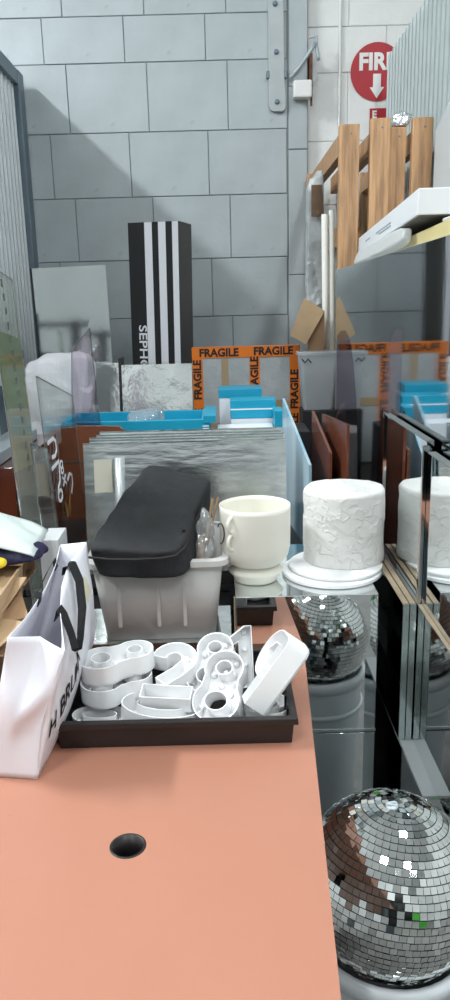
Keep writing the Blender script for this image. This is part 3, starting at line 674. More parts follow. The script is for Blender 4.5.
# ================================================================== CUP AND CAKE ON THE MIRRORED CUBE
cxx, cyy = .068, 1.672
t = thing('display_cup', 'large cream stacked-cup prop with two small ring handles', 'cup', (cxx, cyy, .8735))
part('cup_body', MB().lathe([(.040, .914), (.056, .9165), (.069, .925), (.0775, .940), (.0815, .958), (.0825, 1.046), (.0825, 1.056), (.0795, 1.057), (.0785, 1.046), (.077, .962), (.06, .930), (.02, .925)], 56, cxx, cyy), CREAM, t, smooth=True)
part('foot_bowl', MB().lathe([(.046, .8738), (.050, .8755), (.0545, .887), (.0635, .897), (.064, .901), (.054, .909), (.048, .9145), (.03, .9148)], 48, cxx, cyy), CREAM, t, smooth=True)
for zz in (1.024, .984):
    a = R(228); ux, uy = math.cos(a), math.sin(a); pts = []
    for q in range(-100, 101, 16):
        rad = .0785 + .017 * math.cos(R(q)); pts.append((cxx + ux * rad - uy * 0, cyy + uy * rad, zz + .0185 * math.sin(R(q))))
    part('handle', MB().tube(pts, .0042, 10), CREAM, t, smooth=True)
for (bx, by, br, z0, z1, lab) in ((.252, 1.705, .119, .8738, .8845, 'round white cake board flat on the mirrored cube'), (.262, 1.715, .112, .885, .894, 'round white cake board directly under the cracked cake')):
    single('cake_board', MB().lathe([(br - .003, z0), (br, z0 + .002), (br, z1 - .002), (br - .003, z1)], 64, bx, by), WHITEP, lab, 'cake board', smooth=False)
ck = MB(); NN, MM = 128, 56; kx, ky, kz0, kh, kr = .287, 1.752, .8945, .176, .0955
def ckp(i, j):
    a = 2 * math.pi * i / NN; v = j / MM
    rad = kr * (1 + .012 * math.sin(a * 2 + 1)); p = Vector((rad * math.cos(a), rad * math.sin(a), kz0 + kh * v))
    q = Vector((p.x, p.y, p.z)) * 26; d = noise.noise(q) * .0012 + abs(noise.noise(q * 2.1)) * .0014
    if noise.noise(q * .75 + Vector((9, 0, 0))) > .06: d += .0018
    edge = max(0, v - .965) / .035; rad2 = rad + d - .004 * edge ** 2
    return (kx + rad2 * math.cos(a), ky + rad2 * math.sin(a), p.z - (.002 if j == MM else 0) * 0 + d * .3 * (j == MM))
vs = [ckp(i, j) for j in range(MM + 1) for i in range(NN)]
fs = [(j * NN + i, j * NN + (i + 1) % NN, (j + 1) * NN + (i + 1) % NN, (j + 1) * NN + i) for j in range(MM) for i in range(NN)]
TOPR = 12
for r in range(1, TOPR + 1):
    rad = kr * (1 - r / TOPR) * .97 + .0005
    vs += [(kx + rad * math.cos(2 * math.pi * i / NN), ky + rad * math.sin(2 * math.pi * i / NN), kz0 + kh + .003 * noise.noise(Vector((rad * math.cos(2 * math.pi * i / NN) * 25, rad * math.sin(2 * math.pi * i / NN) * 25, 3)))) for i in range(NN)]
    fs += [((MM + r - 1) * NN + i, (MM + r - 1) * NN + (i + 1) % NN, (MM + r) * NN + (i + 1) % NN, (MM + r) * NN + i) for i in range(NN)]
fs.append(tuple(range(NN))[::-1])
single('plaster_cake', MB().add(vs, fs), PLASTER, 'round white cake prop with rough cracked plaster icing', 'cake', smooth=True)

# ================================================================== LOW STORAGE BENCHES BEHIND
def bench(label, x0, x1, y0, y1, z1):
    t = thing('storage_bench', label, 'bench', ((x0 + x1) / 2, (y0 + y1) / 2, 0))
    part('bench_top', B(x0, x1, y0, y1, z1 - .04, z1), DARK, t)
    for x in (x0 + .03, x1 - .03):
        for y in (y0 + .03, y1 - .03): part('leg', B(x - .02, x + .02, y - .02, y + .02, 0, z1 - .04), STEELD, t)
    part('lower_shelf', B(x0 + .05, x1 - .05, y0 + .05, y1 - .05, .25, .27), DARK, t)
bench('dark storage bench under the stack of mirror sheets', -.895, .345, 1.935, 2.85, .80)
bench('dark storage bench under the taped package and tall striped carton', -.885, .48, 2.87, 3.82, .80)

# mirror sheets standing in a row
shs = [(-.408, .180, 2.150, 1.120, 'front mirror sheet of the stack behind the black bag'), (-.392, .176, 2.172, 1.125, 'second mirror sheet from the front of the stack'),
       (-.396, .182, 2.194, 1.129, 'third mirror sheet from the front of the stack'), (-.378, .172, 2.216, 1.133, 'fourth mirror sheet from the front of the stack'),
       (-.372, .178, 2.240, 1.139, 'rearmost and tallest mirror sheet of the stack')]
for x0, x1, y, z1, lab in shs:
    t = thing('mirror_sheet', lab, 'mirror sheet', ((x0 + x1) / 2, y, .8005), 0, 'mirror sheets standing behind the tub')
    part('sheet', MB().hexa([(x0, y - .05, .8005), (x1, y - .05, .8005), (x1, y - .042, .8005), (x0, y - .042, .8005), (x0, y, z1), (x1, y, z1), (x1, y + .008, z1), (x0, y + .008, z1)]), SHEETM, t)
    part('bright_edge', B(x0 - .001, x1 + .001, y - .0005, y + .0085, z1, z1 + .003), GLASSEDGE, t)
single('cardboard_tube', MB().tube([(-.312, 2.078, .805), (-.303, 2.118, 1.085)], .011, 14), mat('silver_tube', (.72, .75, .76), .3, .5), 'thin silver tube leaning on the mirror sheets', 'tube', smooth=True)
single('paper_label', MB().hexa([(-.377, 2.116, .985), (-.325, 2.116, .985), (-.325, 2.118, .985), (-.377, 2.118, .985), (-.377, 2.133, 1.077), (-.325, 2.133, 1.077), (-.325, 2.135, 1.077), (-.377, 2.135, 1.077)]), mat('beige_label', (.60, .58, .48), .6), 'beige paper label stuck on the front mirror sheet', 'label')
# pale blue panel and dark panels behind the cake
single('blue_acrylic_sheet', MB().prism([(2.06, .8005), (2.52, .8005), (2.52, 1.195), (2.06, 1.062)], 'x', .2375, .2455).xf(Matrix.Translation((.2415, 2.06, 0)) @ Matrix.Rotation(R(4.5), 4, 'Z') @ Matrix.Translation((-.2415, -2.06, 0))), BLUEPANEL, 'pale blue panel with slanted top between cup and cake', 'panel')
single('black_carton', B(.215, .300, 2.56, 2.75, .8005, 1.075), BLACKM, 'narrow black carton behind the pale blue panel', 'carton', bevel=.003)
for k, (x, y0, y1, za, zb) in enumerate(((.292, 2.04, 2.45, 1.10, 1.16), (.325, 1.955, 2.45, 1.19, 1.15))):
    single('brown_acrylic_sheet', MB().prism([(y0, .8005), (y1, .8005), (y1, zb), (y0, za)], 'x', x, x + .008), BROWN2, ['glossy brown panel with slanted top behind the cake', 'glossy brown panel next to the clear violet panel'][k], 'panel')
cv = [(-.006, 0), (-.006, .61), (.004, .622), (.018, .624), (.030, .60), (.042, .53), (.052, .42), (.058, .27), (.060, .0)]
single('violet_acrylic', MB().prism(cv, 'y', -.002, .002).xf(Matrix.Translation((.3385, 2.19, .8005)) @ Matrix.Rotation(R(-8), 4, 'Z')), ACRYLP, 'clear violet acrylic sheet with curved top behind the cake', 'acrylic sheet')

# ================================================================== TEAL BOXES, CARTONS
t = thing('brown_gloss_board', 'glossy brown upright panel in front of the teal tray box', 'panel', (-.44, 2.5, .8005))
part('panel_face', MB().prism([(-.545, .8005), (-.25, .8005), (-.25, 1.06), (-.335, 1.105), (-.35, 1.118), (-.545, 1.125)], 'y', 2.50, 2.515), mat('copper_brown', (.24, .085, .045), .2, .1, var=.1), t)
part('thin_line', B(-.545, -.25, 2.498, 2.4995, 1.0, 1.004), GLASSEDGE, t)
single('brown_carton', B(-.58, -.03, 2.60, 2.84, .8005, 1.048), BROWN2, 'brown carton carrying the teal tray box', 'carton', bevel=.003)
t = thing('teal_tray_box', 'open teal tray box with plastic film inside, on brown carton', 'box', (-.30, 2.7, 1.0485))
x0, x1, y0, y1, z0, z1 = -.56, -.045, 2.585, 2.845, 1.0485, 1.122
part('box_shell', loft([ring(x0, x1, y0, y1, z0), ring(x0, x1, y0, y1, z1), ring(x0 + .018, x1 - .03, y0 + .018, y1 - .018, z1), ring(x0 + .018, x1 - .03, y0 + .018, y1 - .018, z0 + .01)]), TEAL, t, bevel=.002)
part('end_flap', B(x1 - .022, x1 + .02, y0 - .004, y1, z1 - .012, z1 + .012), TEAL, t)
mb = MB()
for k in range(5): mb.box(x1 - .026, x1 - .004, y0 - .0012, y0 - .0002, z0 + .012 + k * .009, z0 + .016 + k * .009)
part('printed_lines', mb, WHITEINK, t)
single('crumpled_film', MB().blob([(-.36, 2.64, 1.06), (-.2, 2.64, 1.06), (-.2, 2.8, 1.06), (-.36, 2.8, 1.06), (-.34, 2.66, 1.145), (-.22, 2.66, 1.15), (-.22, 2.78, 1.15), (-.34, 2.78, 1.145)], 12, 2.6, .02, 18, 4), FILM, 'crumpled clear plastic film in the teal tray box', 'plastic film')
def carton(label, x0, x1, y0, y1, z1, band, topteal):
    t = thing('teal_carton', label, 'carton', ((x0 + x1) / 2, (y0 + y1) / 2, .8005))
    part('carton_body', B(x0, x1, y0, y1, .8005, z1 - band), WHITECARD, t, bevel=.0015)
    part('lid', B(x0 - .0015, x1 + .0015, y0 - .0015, y1 + .0015, z1 - band, z1), TEAL, t, bevel=.0015, label='teal lid')
    if topteal: part('white_line', B(x0 - .0018, x1 + .0018, y0 - .0022, y0 - .0012, z1 - .036, z1 - .031), WHITECARD, t)
carton('tall white carton with a teal lid, rearmost of the three', -.012, .150, 2.88, 3.02, 1.192, .034, 0)
carton('white carton with a deep teal lid in the middle of three', .030, .193, 2.74, 2.84, 1.166, .068, 1)
carton('slim carton with deep teal side next to the pale blue panel', .185, .2235, 2.60, 2.735, 1.142, .10, 0) if False else None
single('teal_sleeve', B(.182, .2135, 2.62, 2.73, .8005, 1.140), TEAL, 'slim all-teal carton standing beside the pale blue panel', 'carton', bevel=.002)
single('white_carton', B(-.02, .178, 2.62, 2.72, .8005, 1.082), WHITECARD, 'low white carton in front of the teal-lidded cartons', 'carton', bevel=.002)

# taped package
t = thing('taped_package', 'grey bubble-wrapped package bound with orange printed tape', 'package', (.107, 3.33, .8005))
px0, px1, py, pz1 = -.124, .338, 3.30, 1.325
part('wrapped_panel', B(px0, px1, py, py + .07, .8005, pz1), WRAP, t, bevel=.008)
def tape(x0, x1, z0, z1, words, vertical, size, y=py):
    o = part('tape_band', B(x0, x1, y - .0035, y - .0012, z0, z1), ORANGE, t)
    for (wx, wz) in words:
        m4 = Matrix.Translation((wx, y - .0042, wz)) @ Matrix.Rotation(R(90), 4, 'X')
        if vertical: m4 = m4 @ Matrix.Rotation(R(90), 4, 'Z')
        part('lettering', text_mb('FRAGILE', size, .0004, .0018).xf(m4), INK, o)
tape(px0 - .003, px1 + .003, 1.283, pz1 + .004, [(-.01, 1.304), (.225, 1.306)], False, .046)
tape(px0 - .002, px0 + .042, .83, 1.283, [(px0 + .02, 1.19), (px0 + .02, .98)], True, .046)
tape(.122, .166, .83, 1.283, [(.144, 1.20), (.144, 1.0)], True, .046)
tape(px1 - .042, px1 + .002, .83, 1.283, [(px1 - .02, 1.14), (px1 - .02, .95)], True, .046)
part('top_tape', B(px0 - .002, px1 + .002, py - .002, py + .071, pz1 + .0005, pz1 + .003), ORANGE, t)
part('tan_tape', B(.0, .03, py - .0022, py - .0011, 1.14, 1.28), TANTAPE, t); part('tan_tape', B(.166, .30, py - .0022, py - .0011, 1.06, 1.095), TANTAPE, t)
part('tan_tape', B(-.06, .02, py - .0022, py - .0011, .98, 1.0), TANTAPE, t)
# mirrored display box with black slit
t = thing('mirrored_display_box', 'mirrored display box with black centre joint under the striped carton', 'mirrored box', (-.37, 3.4, .8005))
def lean(x0, x1, z1, dy=0): return MB().hexa([(x0, 3.235 + dy, .8005), (x1, 3.235 + dy, .8005), (x1, 3.42, .8005), (x0, 3.42, .8005), (x0, 3.31 + dy, z1), (x1, 3.31 + dy, z1), (x1, 3.42, z1), (x0, 3.42, z1)])
part('mirror_face', lean(-.598, -.448, 1.272), RIPPLE, t); part('black_joint', lean(-.4475, -.4365, 1.29, -.004), BLACKM, t)
part('mirror_face', lean(-.436, -.13, 1.262), RIPPLE, t)
# tall striped carton
t = thing('striped_carton', 'tall black carton with white vertical stripes against the grey wall', 'carton', (-.30, 3.68, .8005))
M4 = Matrix.Translation((-.317, 3.62, .8040)) @ Matrix.Rotation(R(1.1), 4, 'Y') @ Matrix.Rotation(R(-18), 4, 'Z')
H = 1.075; x0, x1 = -.124, .124
part('carton_body', B(x0, x1, 0, .17, 0, H).xf(M4), BLACKM, t, bevel=.0015)
part('carton_side', B(x1 + .0003, x1 + .0018, .002, .168, 0, H).xf(M4), mat('charcoal_card', (.045, .047, .05), .35), t, label='charcoal side face')
for a, b in ((-.0415, -.0045), (.0265, .0625), (.0945, .1235)):
    part('white_stripe', B(a, b, -.0016, -.0004, .0, H - .001).xf(M4), WHITEINK, t)
part('lettering', text_mb('SEPHORA', .056, .0006, .0008, 1.30).xf(M4 @ Matrix.Translation((-.066, -.0012, .462)) @ Matrix.Rotation(R(90), 4, 'X') @ Matrix.Rotation(R(-90), 4, 'Z')), WHITEINK, t)
# grey mirror leaning left
t = thing('leaning_mirror', 'grey mirror pane leaning by the corrugated steel screen', 'mirror', (-.69, 3.6, .8005))
part('pane', MB().hexa([(-.842, 3.55, .8005), (-.51, 3.60, .8005), (-.51, 3.61, .8005), (-.842, 3.56, .8005), (-.862, 3.60, 1.688), (-.528, 3.66, 1.70), (-.528, 3.67, 1.70), (-.862, 3.61, 1.688)]), mat('mirror_grey', (.42, .45, .45), .06, 1.0, bump=.03, bscale=5), t)
part('dark_edge', MB().hexa([(-.846, 3.547, .8005), (-.836, 3.547, .8005), (-.836, 3.56, .8005), (-.846, 3.56, .8005), (-.866, 3.597, 1.688), (-.858, 3.598, 1.688), (-.858, 3.61, 1.688), (-.866, 3.61, 1.688)]), BLACKM, t)

# ================================================================== LEFT SIDE: brown box, rack, acrylic sheets
t = thing('brown_mirror_box', 'glossy dark brown box behind the clear lettered sheets', 'box', (-.74, 2.2, .8005))
part('box_body', B(-.90, -.56, 1.95, 2.49, .8005, 1.10), BROWN, t, bevel=.002)
part('seam_line', B(-.5598, -.5588, 1.95, 2.49, 1.0, 1.004), GLASSEDGE, t)
t = thing('steel_rack', 'grey steel rack with two rails and pleated back sheet on brown box', 'rack', (-.74, 2.2, 1.1005))
part('rail', B(-.68, -.60, 1.9, 2.40, 1.101, 1.135), STEEL, t, bevel=.003)
part('rail', B(-.74, -.66, 1.95, 2.56, 1.285, 1.32), STEEL, t, bevel=.003)
part('rail', B(-.74, -.66, 1.95, 2.56, 1.345, 1.38), STEELD, t, bevel=.003)
part('pleated_sheet', corrugated(-.745, 1.95, 2.45, 1.101, 1.60, .04, .02, 1), mat('pale_sheet', (.50, .57, .54), .35, var=.1), t, solid=.0015)
part('post', B(-.77, -.71, 2.46, 2.49, 1.101, 1.62), STEELD, t)
def pane(name, label, pts, m, cat='acrylic sheet', th=.004, group=None):
    """clear sheet through four points (bottom near, bottom far, top far, top near)"""
    p = [Vector(q) for q in pts]; nn = (p[1] - p[0]).cross(p[3] - p[0]).normalized() * th
    t = thing(name, label, cat, ((p[0].x + p[1].x) / 2, (p[0].y + p[1].y) / 2, min(q.z for q in p)), 0, group)
    part('sheet', MB().hexa(p[:4][0:2] + [p[1] + nn, p[0] + nn] + [p[3], p[2], p[2] + nn, p[3] + nn]), m, t)
    for a, b in ((0, 3), (3, 2), (2, 1)):
        part('bright_edge', MB().tube([p[a], p[b]], .0016, 5), clear('acrylic_edge', (.75, .8, .8), .5), t)
    return t, p
tA, pA = pane('acrylic_sheet', 'tall narrow clear acrylic sheet with printed film strip at far left', [(-.465, 1.69, .7505), (-.465, 1.86, .7505), (-.475, 1.79, 1.57), (-.475, 1.60, 1.60)], ACRYLG)
tB, pB = pane('acrylic_sheet', 'clear acrylic sheet with white lettering and gold leaf emblem', [(-.455, 1.945, .8005), (-.455, 2.36, .8005), (-.470, 2.36, 1.24), (-.470, 1.92, 1.34)], ACRYL)
pane('acrylic_sheet', 'short clear acrylic sheet standing between film sheet and lettered sheet', [(-.435, 1.745, .7505), (-.435, 1.905, .7505), (-.450, 1.88, 1.16), (-.450, 1.73, 1.20)], ACRYL)
tC, pC = pane('acrylic_sheet', 'clear violet acrylic offcut with pointed top behind lettered sheet', [(-.535, 2.53, .8005), (-.405, 2.545, .8005), (-.435, 2.56, 1.44), (-.50, 2.56, 1.37)], ACRYLP)
# faint printed marks down the film strip
for k in range(15):
    s_ = .45 + .036 * k; q = pA[0].lerp(pA[3], s_) + Vector((.0035, .115 - .002 * k, 0))
    part('printed_mark', MB().box(q.x, q.x + .0007, q.y - .006, q.y + .006, q.z - .009 * (.6 + .4 * (k % 3) / 2), q.z + .008), mat('faint_ink', (.12, .12, .12), .6), tA)
single('cream_sheet', MB().hexa([(-.468, 1.90, 1.135), (-.468, 2.18, 1.125), (-.470, 2.18, 1.125), (-.470, 1.90, 1.135), (-.500, 1.84, 1.34), (-.500, 2.0, 1.33), (-.502, 2.0, 1.33), (-.502, 1.84, 1.34)]), mat('cream_film', (.66, .62, .52), .5), 'cream paper backing stuck behind the clear film sheet', 'paper') if False else None
def band(nm, a, b, m):
    q = [pA[0].lerp(pA[3], a), pA[1].lerp(pA[2], a), pA[1].lerp(pA[2], b), pA[0].lerp(pA[3], b)]; o = Vector((.0008, 0, 0))
    part(nm, MB().hexa([q[0] + o, q[1] + o, q[1] + o * 2, q[0] + o * 2, q[3] + o, q[2] + o, q[2] + o * 2, q[3] + o * 2]), m, tA)
band('green_film', .64, .84, GREENFILM); band('cream_film', .47, .635, CREAMFILM)
# white lettering on sheet B: drawn as strokes in the sheet's own plane (u along depth, v up)
uB = (pB[1] - pB[0]).normalized(); vB = (pB[3] - pB[0]).normalized(); FB = frame(pB[0] + Vector((.0012, 0, 0)), uB, vB)
FB = FB @ Matrix.Identity(4)
def strokes(parent, name, paths, wd, m, off):
    mb = MB()
    for pth in paths:
        mb.merge(MB().ribbon([FB @ Vector((a, b, off)) for a, b in pth], [FB.to_3x3() @ Vector(q) for q in perp(pth, wd)], .0006))
    return part(name, mb, m, parent)
def perp(pth, wd):
    out = []
    for i in range(len(pth)):
        a = Vector(pth[max(i - 1, 0)]); b = Vector(pth[min(i + 1, len(pth) - 1)]); d = (b - a).normalized(); out.append((-d.y * wd, d.x * wd, 0))
    return out
def at(u, v, pts, s_=1.0): return [(u + a * s_, v + b * s_) for a, b in pts]
OFF = .006
def wide(u, v, pts): return [(u + a * 1.6, v + b) for a, b in pts]
strokes(tB, 'white_letter', [wide(.052, .343, [(-.03, .022), (.012, .024), (.026, .012), (.026, -.012), (.012, -.024), (-.012, -.022)])], .011, WHITEINK, OFF)
strokes(tB, 'white_letter', [wide(.066, .273, [(-.032, .020), (.024, .024), (.016, -.028)])], .011, WHITEINK, OFF)
strokes(tB, 'white_letter', [wide(.130, .282, arc(0, 0, .010, .010, 0, 350, 10)), wide(.133, .264, arc(0, 0, .010, .008, 0, 350, 10))], .006, WHITEINK, OFF)
strokes(tB, 'white_letter', [wide(.075, .205, arc(0, 0, .016, .015, 0, 350, 12)), wide(.075, .205, [(-.016, .0), (-.008, .025), (.012, .040)])], .009, WHITEINK, OFF)
strokes(tB, 'white_letter', [wide(.145, .232, [(-.012, -.013), (.012, .013)]), wide(.145, .232, [(-.012, .013), (.012, -.013)])], .006, WHITEINK, OFF)
strokes(tB, 'white_letter', [wide(.22, .205, [(-.022, .018), (0, .030), (.018, .02), (.018, -.005), (.0, -.03)])], .010, WHITEINK, OFF)
def leaf(u, v, ang, L=.055, wd=.016):
    c, s_ = math.cos(R(ang)), math.sin(R(ang)); pts = [(0, 0), (L * .35, wd), (L, 0), (L * .35, -wd * .6)]
    return MB().add([FB @ Vector((u + a * c - b * s_, v + a * s_ + b * c, OFF)) for a, b in pts] + [FB @ Vector((u + a * c - b * s_, v + a * s_ + b * c, OFF + .001)) for a, b in pts], [(0, 1, 2, 3), (4, 5, 6, 7), (0, 1, 5, 4), (1, 2, 6, 5), (2, 3, 7, 6), (3, 0, 4, 7)])
part('gold_leaf', leaf(.155, .120, 125, .075, .02), GOLD, tB); part('gold_leaf', leaf(.165, .120, 60, .075, .02), GOLD, tB)
# crumpled white paper behind the sheets
single('white_paper_wrap', MB().blob([(-.70, 2.62, 1.05), (-.585, 2.62, 1.05), (-.585, 2.83, 1.05), (-.70, 2.83, 1.05), (-.72, 2.64, 1.32), (-.60, 2.64, 1.33), (-.60, 2.82, 1.33), (-.72, 2.82, 1.32)], 12, 5, .02, 12, 6), WHITECARD, 'crumpled white paper wrap left of the teal tray box', 'paper') if False else None
t = thing('white_paper_wrap', 'crumpled white paper bag standing behind the clear violet offcut', 'paper bag', (-.63, 2.95, .8005))
part('paper_body', MB().blob([(-.76, 2.88, .8005), (-.52, 2.88, .8005), (-.52, 3.04, .8005), (-.76, 3.04, .8005), (-.76, 2.89, 1.315), (-.50, 2.89, 1.345), (-.50, 3.03, 1.345), (-.76, 3.03, 1.315)], 18, 10, .020, 10, 6), mat('crumpled_white', (.80, .81, .83), .5, var=.05, bump=.5, bscale=12), t)

# cardboard box with flaps and sheets, in front-left
t = thing('cardboard_box', 'open brown cardboard box beside the white carrier bag', 'cardboard box', (-.60, 1.36, .7505))
x0, x1, y0, y1, z0, z1 = -.80, -.446, 1.19, 1.53, .7512, .90
part('box_shell', loft([ring(x0, x1, y0, y1, z0), ring(x0, x1, y0, y1, z1), ring(x0 + .004, x1 - .004, y0 + .004, y1 - .004, z1), ring(x0 + .004, x1 - .004, y0 + .004, y1 - .004, z0 + .004)]), KRAFT, t)
part('flap', MB().hexa([(x0, y1, z1), (x1, y1, z1), (x1, y1 + .004, z1), (x0, y1 + .004, z1), (x0, y1 + .05, z1 + .10), (x1 + .01, y1 + .05, z1 + .10), (x1 + .01, y1 + .054, z1 + .10), (x0, y1 + .054, z1 + .10)]), KRAFT, t)
part('flap', MB().hexa([(x1 - .004, y0, z1), (x1, y0, z1), (x1, y1, z1), (x1 - .004, y1, z1), (x1 + .004, y0 + .14, z1 + .07), (x1 + .008, y0 + .14, z1 + .07), (x1 + .008, y1, z1 + .075), (x1 + .004, y1, z1 + .075)]), KRAFTL, t)
labs = ['folded brown cardboard sheet topmost in the open box', 'brown cardboard sheet second from the top in the box', 'bent brown cardboard sheet in the middle of the box pile', 'pale brown cardboard sheet low in the box pile', 'brown paper sheet at the bottom of the box pile']
for k, (dx, dy, z, yaw, til, m) in enumerate([(-.53, 1.49, .965, 8, 24, KRAFT), (-.52, 1.44, .945, -14, 17, KRAFTL), (-.50, 1.39, .925, 22, 12, KRAFT), (-.49, 1.33, .905, -28, 10, KRAFTL), (-.50, 1.28, .885, 35, 8, KRAFT)]):
    m4 = Matrix.Translation((dx - .028, dy, z)) @ Matrix.Rotation(R(yaw), 4, 'Z') @ Matrix.Rotation(R(til), 4, 'X')
    o = MB().surf(lambda u, v: m4 @ Vector(((u - .5) * .24, (v - .5) * .13, .006 * math.sin(u * 5 + k) + .008 * (v - .5) ** 2)), 8, 5)
    single('cardboard_sheet', o, m, labs[k], 'cardboard', 'cardboard sheets in the open box', solid=.003)
t = thing('cardboard_fold', 'folded brown cardboard pieces with open creased ends under the navy cloth', 'cardboard', (-.5, 1.55, .9))
part('fold', MB().prism([(1.50, .935), (1.60, .935), (1.60, .985), (1.50, .985), (1.497, .982), (1.597, .982), (1.597, .938), (1.50, .938)], 'x', -.70, -.43), KRAFT, t)
part('fold', MB().prism([(1.45, .915), (1.54, .93), (1.545, .965), (1.46, .955)], 'x', -.72, -.465), KRAFTL, t, bevel=.006)
single('small_carton', B(-.428, -.385, 1.64, 1.74, .7505, .992), WHITECARD, 'small white-edged carton end behind the navy cloth', 'carton', bevel=.002)
single('navy_cloth', MB().blob([(-.62, 1.50, .985), (-.392, 1.48, .972), (-.388, 1.60, .985), (-.62, 1.64, .985), (-.62, 1.505, 1.03), (-.40, 1.50, 1.018), (-.395, 1.59, 1.024), (-.62, 1.63, 1.038)], 20, 2.8, .016, 26, 5), NAVY, 'dark navy blue cloth bundle on the cardboard', 'cloth', smooth=True)
single('yellow_scrap', MB().blob([(-.52, 1.455, .985), (-.455, 1.455, .985), (-.455, 1.49, .987), (-.52, 1.49, .987), (-.515, 1.46, 1.008), (-.46, 1.46, 1.008), (-.46, 1.488, 1.010), (-.515, 1.488, 1.010)], 8, 2.6, .004, 40, 5), YELLOW, 'small yellow cloth scrap beside the navy cloth', 'cloth', smooth=True)
single('plastic_mailer', MB().surf(lambda u, v: Vector((-.74 + .335 * u, 1.50 + .145 * v - .03 * (1 - u) * (1 - v), 1.046 - .045 * u ** 3 + .040 * math.sin(math.pi * v) * (1 - u ** 2) + .012 * v + .006 * noise.noise(Vector((u * 5, v * 4, 2))) + .05 * (1 - u) * v)), 26, 16), PALE, 'pale green-white plastic mailer draped over the navy cloth', 'plastic bag', smooth=True, solid=.003)

# ================================================================== RIGHT BACK: crate, wraps, white carton
t = thing('timber_crate', 'open pine timber crate of upright studs and receding rails', 'crate', (.67, 3.8, 0))
for a, b, y, z in ((.487, .565, 3.20, 2.176), (.608, .686, 3.20, 2.195), (.690, .757, 3.235, 2.168), (.774, .854, 3.20, 2.194)):
    part('stud', B(a, b, y, y + .04, 0, z), WOOD, t, bevel=.003)
    part('nail', MB().lathe([(.004, 0), (.004, .002)], 8).xf(Matrix.Translation(((a + b) / 2 + .006, y, z - .035)) @ Matrix.Rotation(R(90), 4, 'X')), STEELD, t)
for x in (.491, .612, .776):
    part('rail', B(x, x + .036, 3.2405 if x != .612 else 3.2405, 4.33, 2.07, 2.15), WOOD, t, bevel=.002)
    part('rail', B(x, x + .036, 3.2405, 4.33, 1.2, 1.28), WOOD, t, bevel=.002)
for a, b in ((.487, .56), (.774, .854)): part('stud', B(a, b, 4.335, 4.37, 0, 2.176), WOOD, t, bevel=.003)
part('cross_board', B(.487, .854, 4.371, 4.39, 1.8, 1.9), WOOD, t); part('cross_board', B(.487, .854, 4.371, 4.39, .5, .6), WOOD, t)
single('silver_foil', MB().blob([(.700, 3.23, 2.1695), (.77, 3.23, 2.1695), (.77, 3.28, 2.1695), (.70, 3.28, 2.1695), (.71, 3.235, 2.225), (.78, 3.235, 2.22), (.78, 3.275, 2.22), (.71, 3.275, 2.225)], 8, 3, .008, 40), FOIL, 'crumpled silver foil on top of a crate stud', 'foil')
single('white_board', MB().prism([(2.95, .889), (3.13, .889), (3.13, 2.13), (2.95, 2.26)], 'x', .835, .845), mat('pale_board', (.52, .56, .58), .4), 'pale grey board standing beside the end crate stud', 'board') if False else None
single('white_board', MB().prism([(2.92, 0), (3.15, 0), (3.15, 2.13), (2.92, 2.22)], 'x', .848, .858), mat('pale_board', (.55, .59, .61), .4), 'pale grey board standing beside the end crate stud', 'board')
t = thing('wrapped_bundle', 'tall panel wrapped in grey bubble film at the crate end', 'wrapped panel', (.44, 3.6, .8005))
part('wrap', MB().blob([(.395, 3.52, .8005), (.470, 3.52, .8005), (.470, 3.62, .8005), (.395, 3.62, .8005), (.40, 3.53, 2.03), (.472, 3.53, 2.06), (.472, 3.62, 2.06), (.40, 3.62, 2.03)], 40, 12, .022, 20, 2), WRAPG, t)
part('brown_end', B(.412, .458, 3.496, 3.512, 1.87, 2.0), mat('dark_tape', (.13, .075, .04), .3, bump=.6, bscale=18), t)
for k, (x, zt) in enumerate(((.450, 1.86), (.478, 1.875))):
    single('foam_tube', MB().tube([(x + .004 * k, 3.30, .802), (x + .006, 3.32, zt * .7), (x - .002, 3.33, zt)], .0125 if k else .015, 10), FOAM, ['white foam tube standing beside the grey wrapped panel', 'white foam tube standing against the first crate stud'][k], 'foam tube', smooth=True)
single('kraft_card', MB().hexa([(.289, 3.20, 1.375), (.355, 3.20, 1.335), (.355, 3.203, 1.335), (.289, 3.203, 1.375), (.352, 3.24, 1.525), (.440, 3.24, 1.470), (.440, 3.243, 1.470), (.352, 3.243, 1.525)]), KRAFTL, 'tan card leaning at an angle above the taped package', 'card')
single('brown_box', B(.372, .44, 3.25, 3.29, .8005, 1.47), KRAFT, 'narrow brown cardboard box behind the tan card', 'box', bevel=.003)
t = thing('clear_bin', 'hazy clear plastic bin beside the taped package', 'bin', (.37, 2.95, 1.0995))
cxb, cyb = .374, 2.955
part('bin_body', loft([rr(cxb, cyb, .056, .045, .012, 1.10), rr(cxb, cyb, .075, .06, .014, 1.318), rr(cxb, cyb, .073, .058, .014, 1.318), rr(cxb, cyb, .054, .043, .012, 1.103)]), BIN, t)
part('rim', loft([rr(cxb, cyb, .075, .06, .014, 1.31), rr(cxb, cyb, .081, .066, .016, 1.31), rr(cxb, cyb, .081, .066, .016, 1.32), rr(cxb, cyb, .073, .058, .014, 1.321)], False, False), BIN, t)
part('scribble', MB().tube([(cxb - .068 + .012 * k, cyb - .0625, 1.29 + .007 * (-1) ** k) for k in range(4)], .003, 5), INK, t)
single('black_carton', B(.31, .44, 2.89, 3.03, .8005, 1.0992), BLACKM, 'black carton under the hazy clear bin', 'carton', bevel=.003)
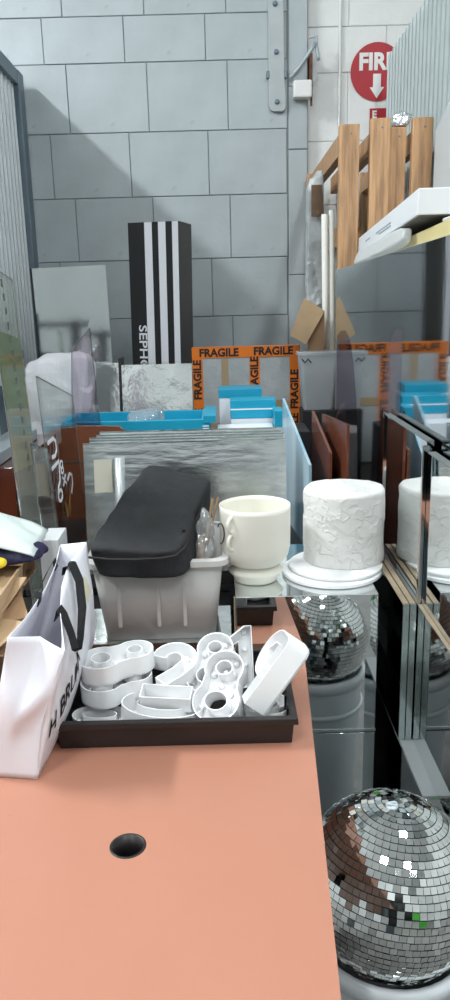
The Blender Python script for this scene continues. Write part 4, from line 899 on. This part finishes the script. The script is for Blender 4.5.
# white flat carton on the mirrored cabinet
YA = R(-4.4)
single('foam_board', B(.0, .30, 0, 1.25, 0, .044).xf(Matrix.Translation((.475, 1.60, 1.6175)) @ Matrix.Rotation(YA * .6, 4, 'Z')), FOAMBOARD, 'yellow board lying under the white carton on the mirrored cabinet', 'board')
t = thing('white_carton', 'long flat white carton on top of the mirrored cabinet', 'carton', (.447, 1.78, 1.684), YA)
part('carton_body', B(0, .34, 0, 1.30, .002, .058), mat('white_carton', (.74, .76, .78), .5, var=.02), t, local=True, bevel=.002)
part('printed_lines', MB().merge(B(-.0012, -.0003, .42, .75, .026, .030)).merge(B(-.0012, -.0003, .42, .68, .018, .021)).merge(B(-.0012, -.0003, .92, 1.05, .026, .03)), mat('grey_print', (.30, .36, .40), .6), t, local=True)
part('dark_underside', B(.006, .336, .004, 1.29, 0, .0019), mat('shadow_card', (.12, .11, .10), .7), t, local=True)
single('plastic_wrap', MB().blob([(.436, 1.95, 1.634), (.486, 1.95, 1.634), (.534, 2.95, 1.634), (.495, 2.95, 1.634), (.452, 1.95, 1.682), (.487, 1.95, 1.682), (.535, 2.95, 1.682), (.515, 2.95, 1.682)], 16, 5, .012, 18, 4), WHITEFILM, 'crumpled clear plastic wrap hanging under the white carton', 'plastic wrap', smooth=True)
single('plastic_wrap', MB().blob([(.50, 1.66, 1.663), (.62, 1.66, 1.663), (.62, 1.80, 1.663), (.50, 1.80, 1.663), (.50, 1.66, 1.681), (.62, 1.66, 1.681), (.62, 1.80, 1.681), (.50, 1.80, 1.681)], 10, 3, .006, 30, 8), WHITEFILM, 'small clear plastic bundle on the yellow board under the carton', 'plastic wrap', smooth=True)

# unseen green crate added to give the mirror ball its green glint
t = thing('green_glint_prop', 'added green crate far behind the desk for the glint in the mirror ball', 'crate', (1.0, -1.9, 0))
part('glint_prop_body', loft([rr(1.0, -1.9, .26, .2, .02, .001), rr(1.0, -1.9, .30, .24, .03, .9), rr(1.0, -1.9, .28, .22, .03, .9), rr(1.0, -1.9, .24, .18, .02, .02)]), GREEN, t)
part('rim', loft([rr(1.0, -1.9, .30, .24, .03, .86), rr(1.0, -1.9, .33, .27, .04, .86), rr(1.0, -1.9, .33, .27, .04, .9), rr(1.0, -1.9, .28, .22, .03, .905)], False, False), GREEN, t)
# dark shelving added behind the camera for contrast, seen only in the mirrors
t = thing('dark_reflection_prop', 'added black shelving far behind the desk for dark streaks in the reflections', 'shelving', (-.2, -2.6, 0))
for x in (-1.5, -.75, .35, 1.1):
    part('upright', B(x - .03, x + .03, -2.8, -2.4, 0, 2.1), BLACKM, t)
for z in (.1, .6, 1.1, 1.6, 2.05):
    part('shelf', B(-1.47, 1.07, -2.8, -2.4, z, z + .03), BLACKM, t)
part('back_sheet', B(-1.47, .35, -2.83, -2.805, .1, 1.6), mat('dark_back', (.06, .06, .065), .6), t)
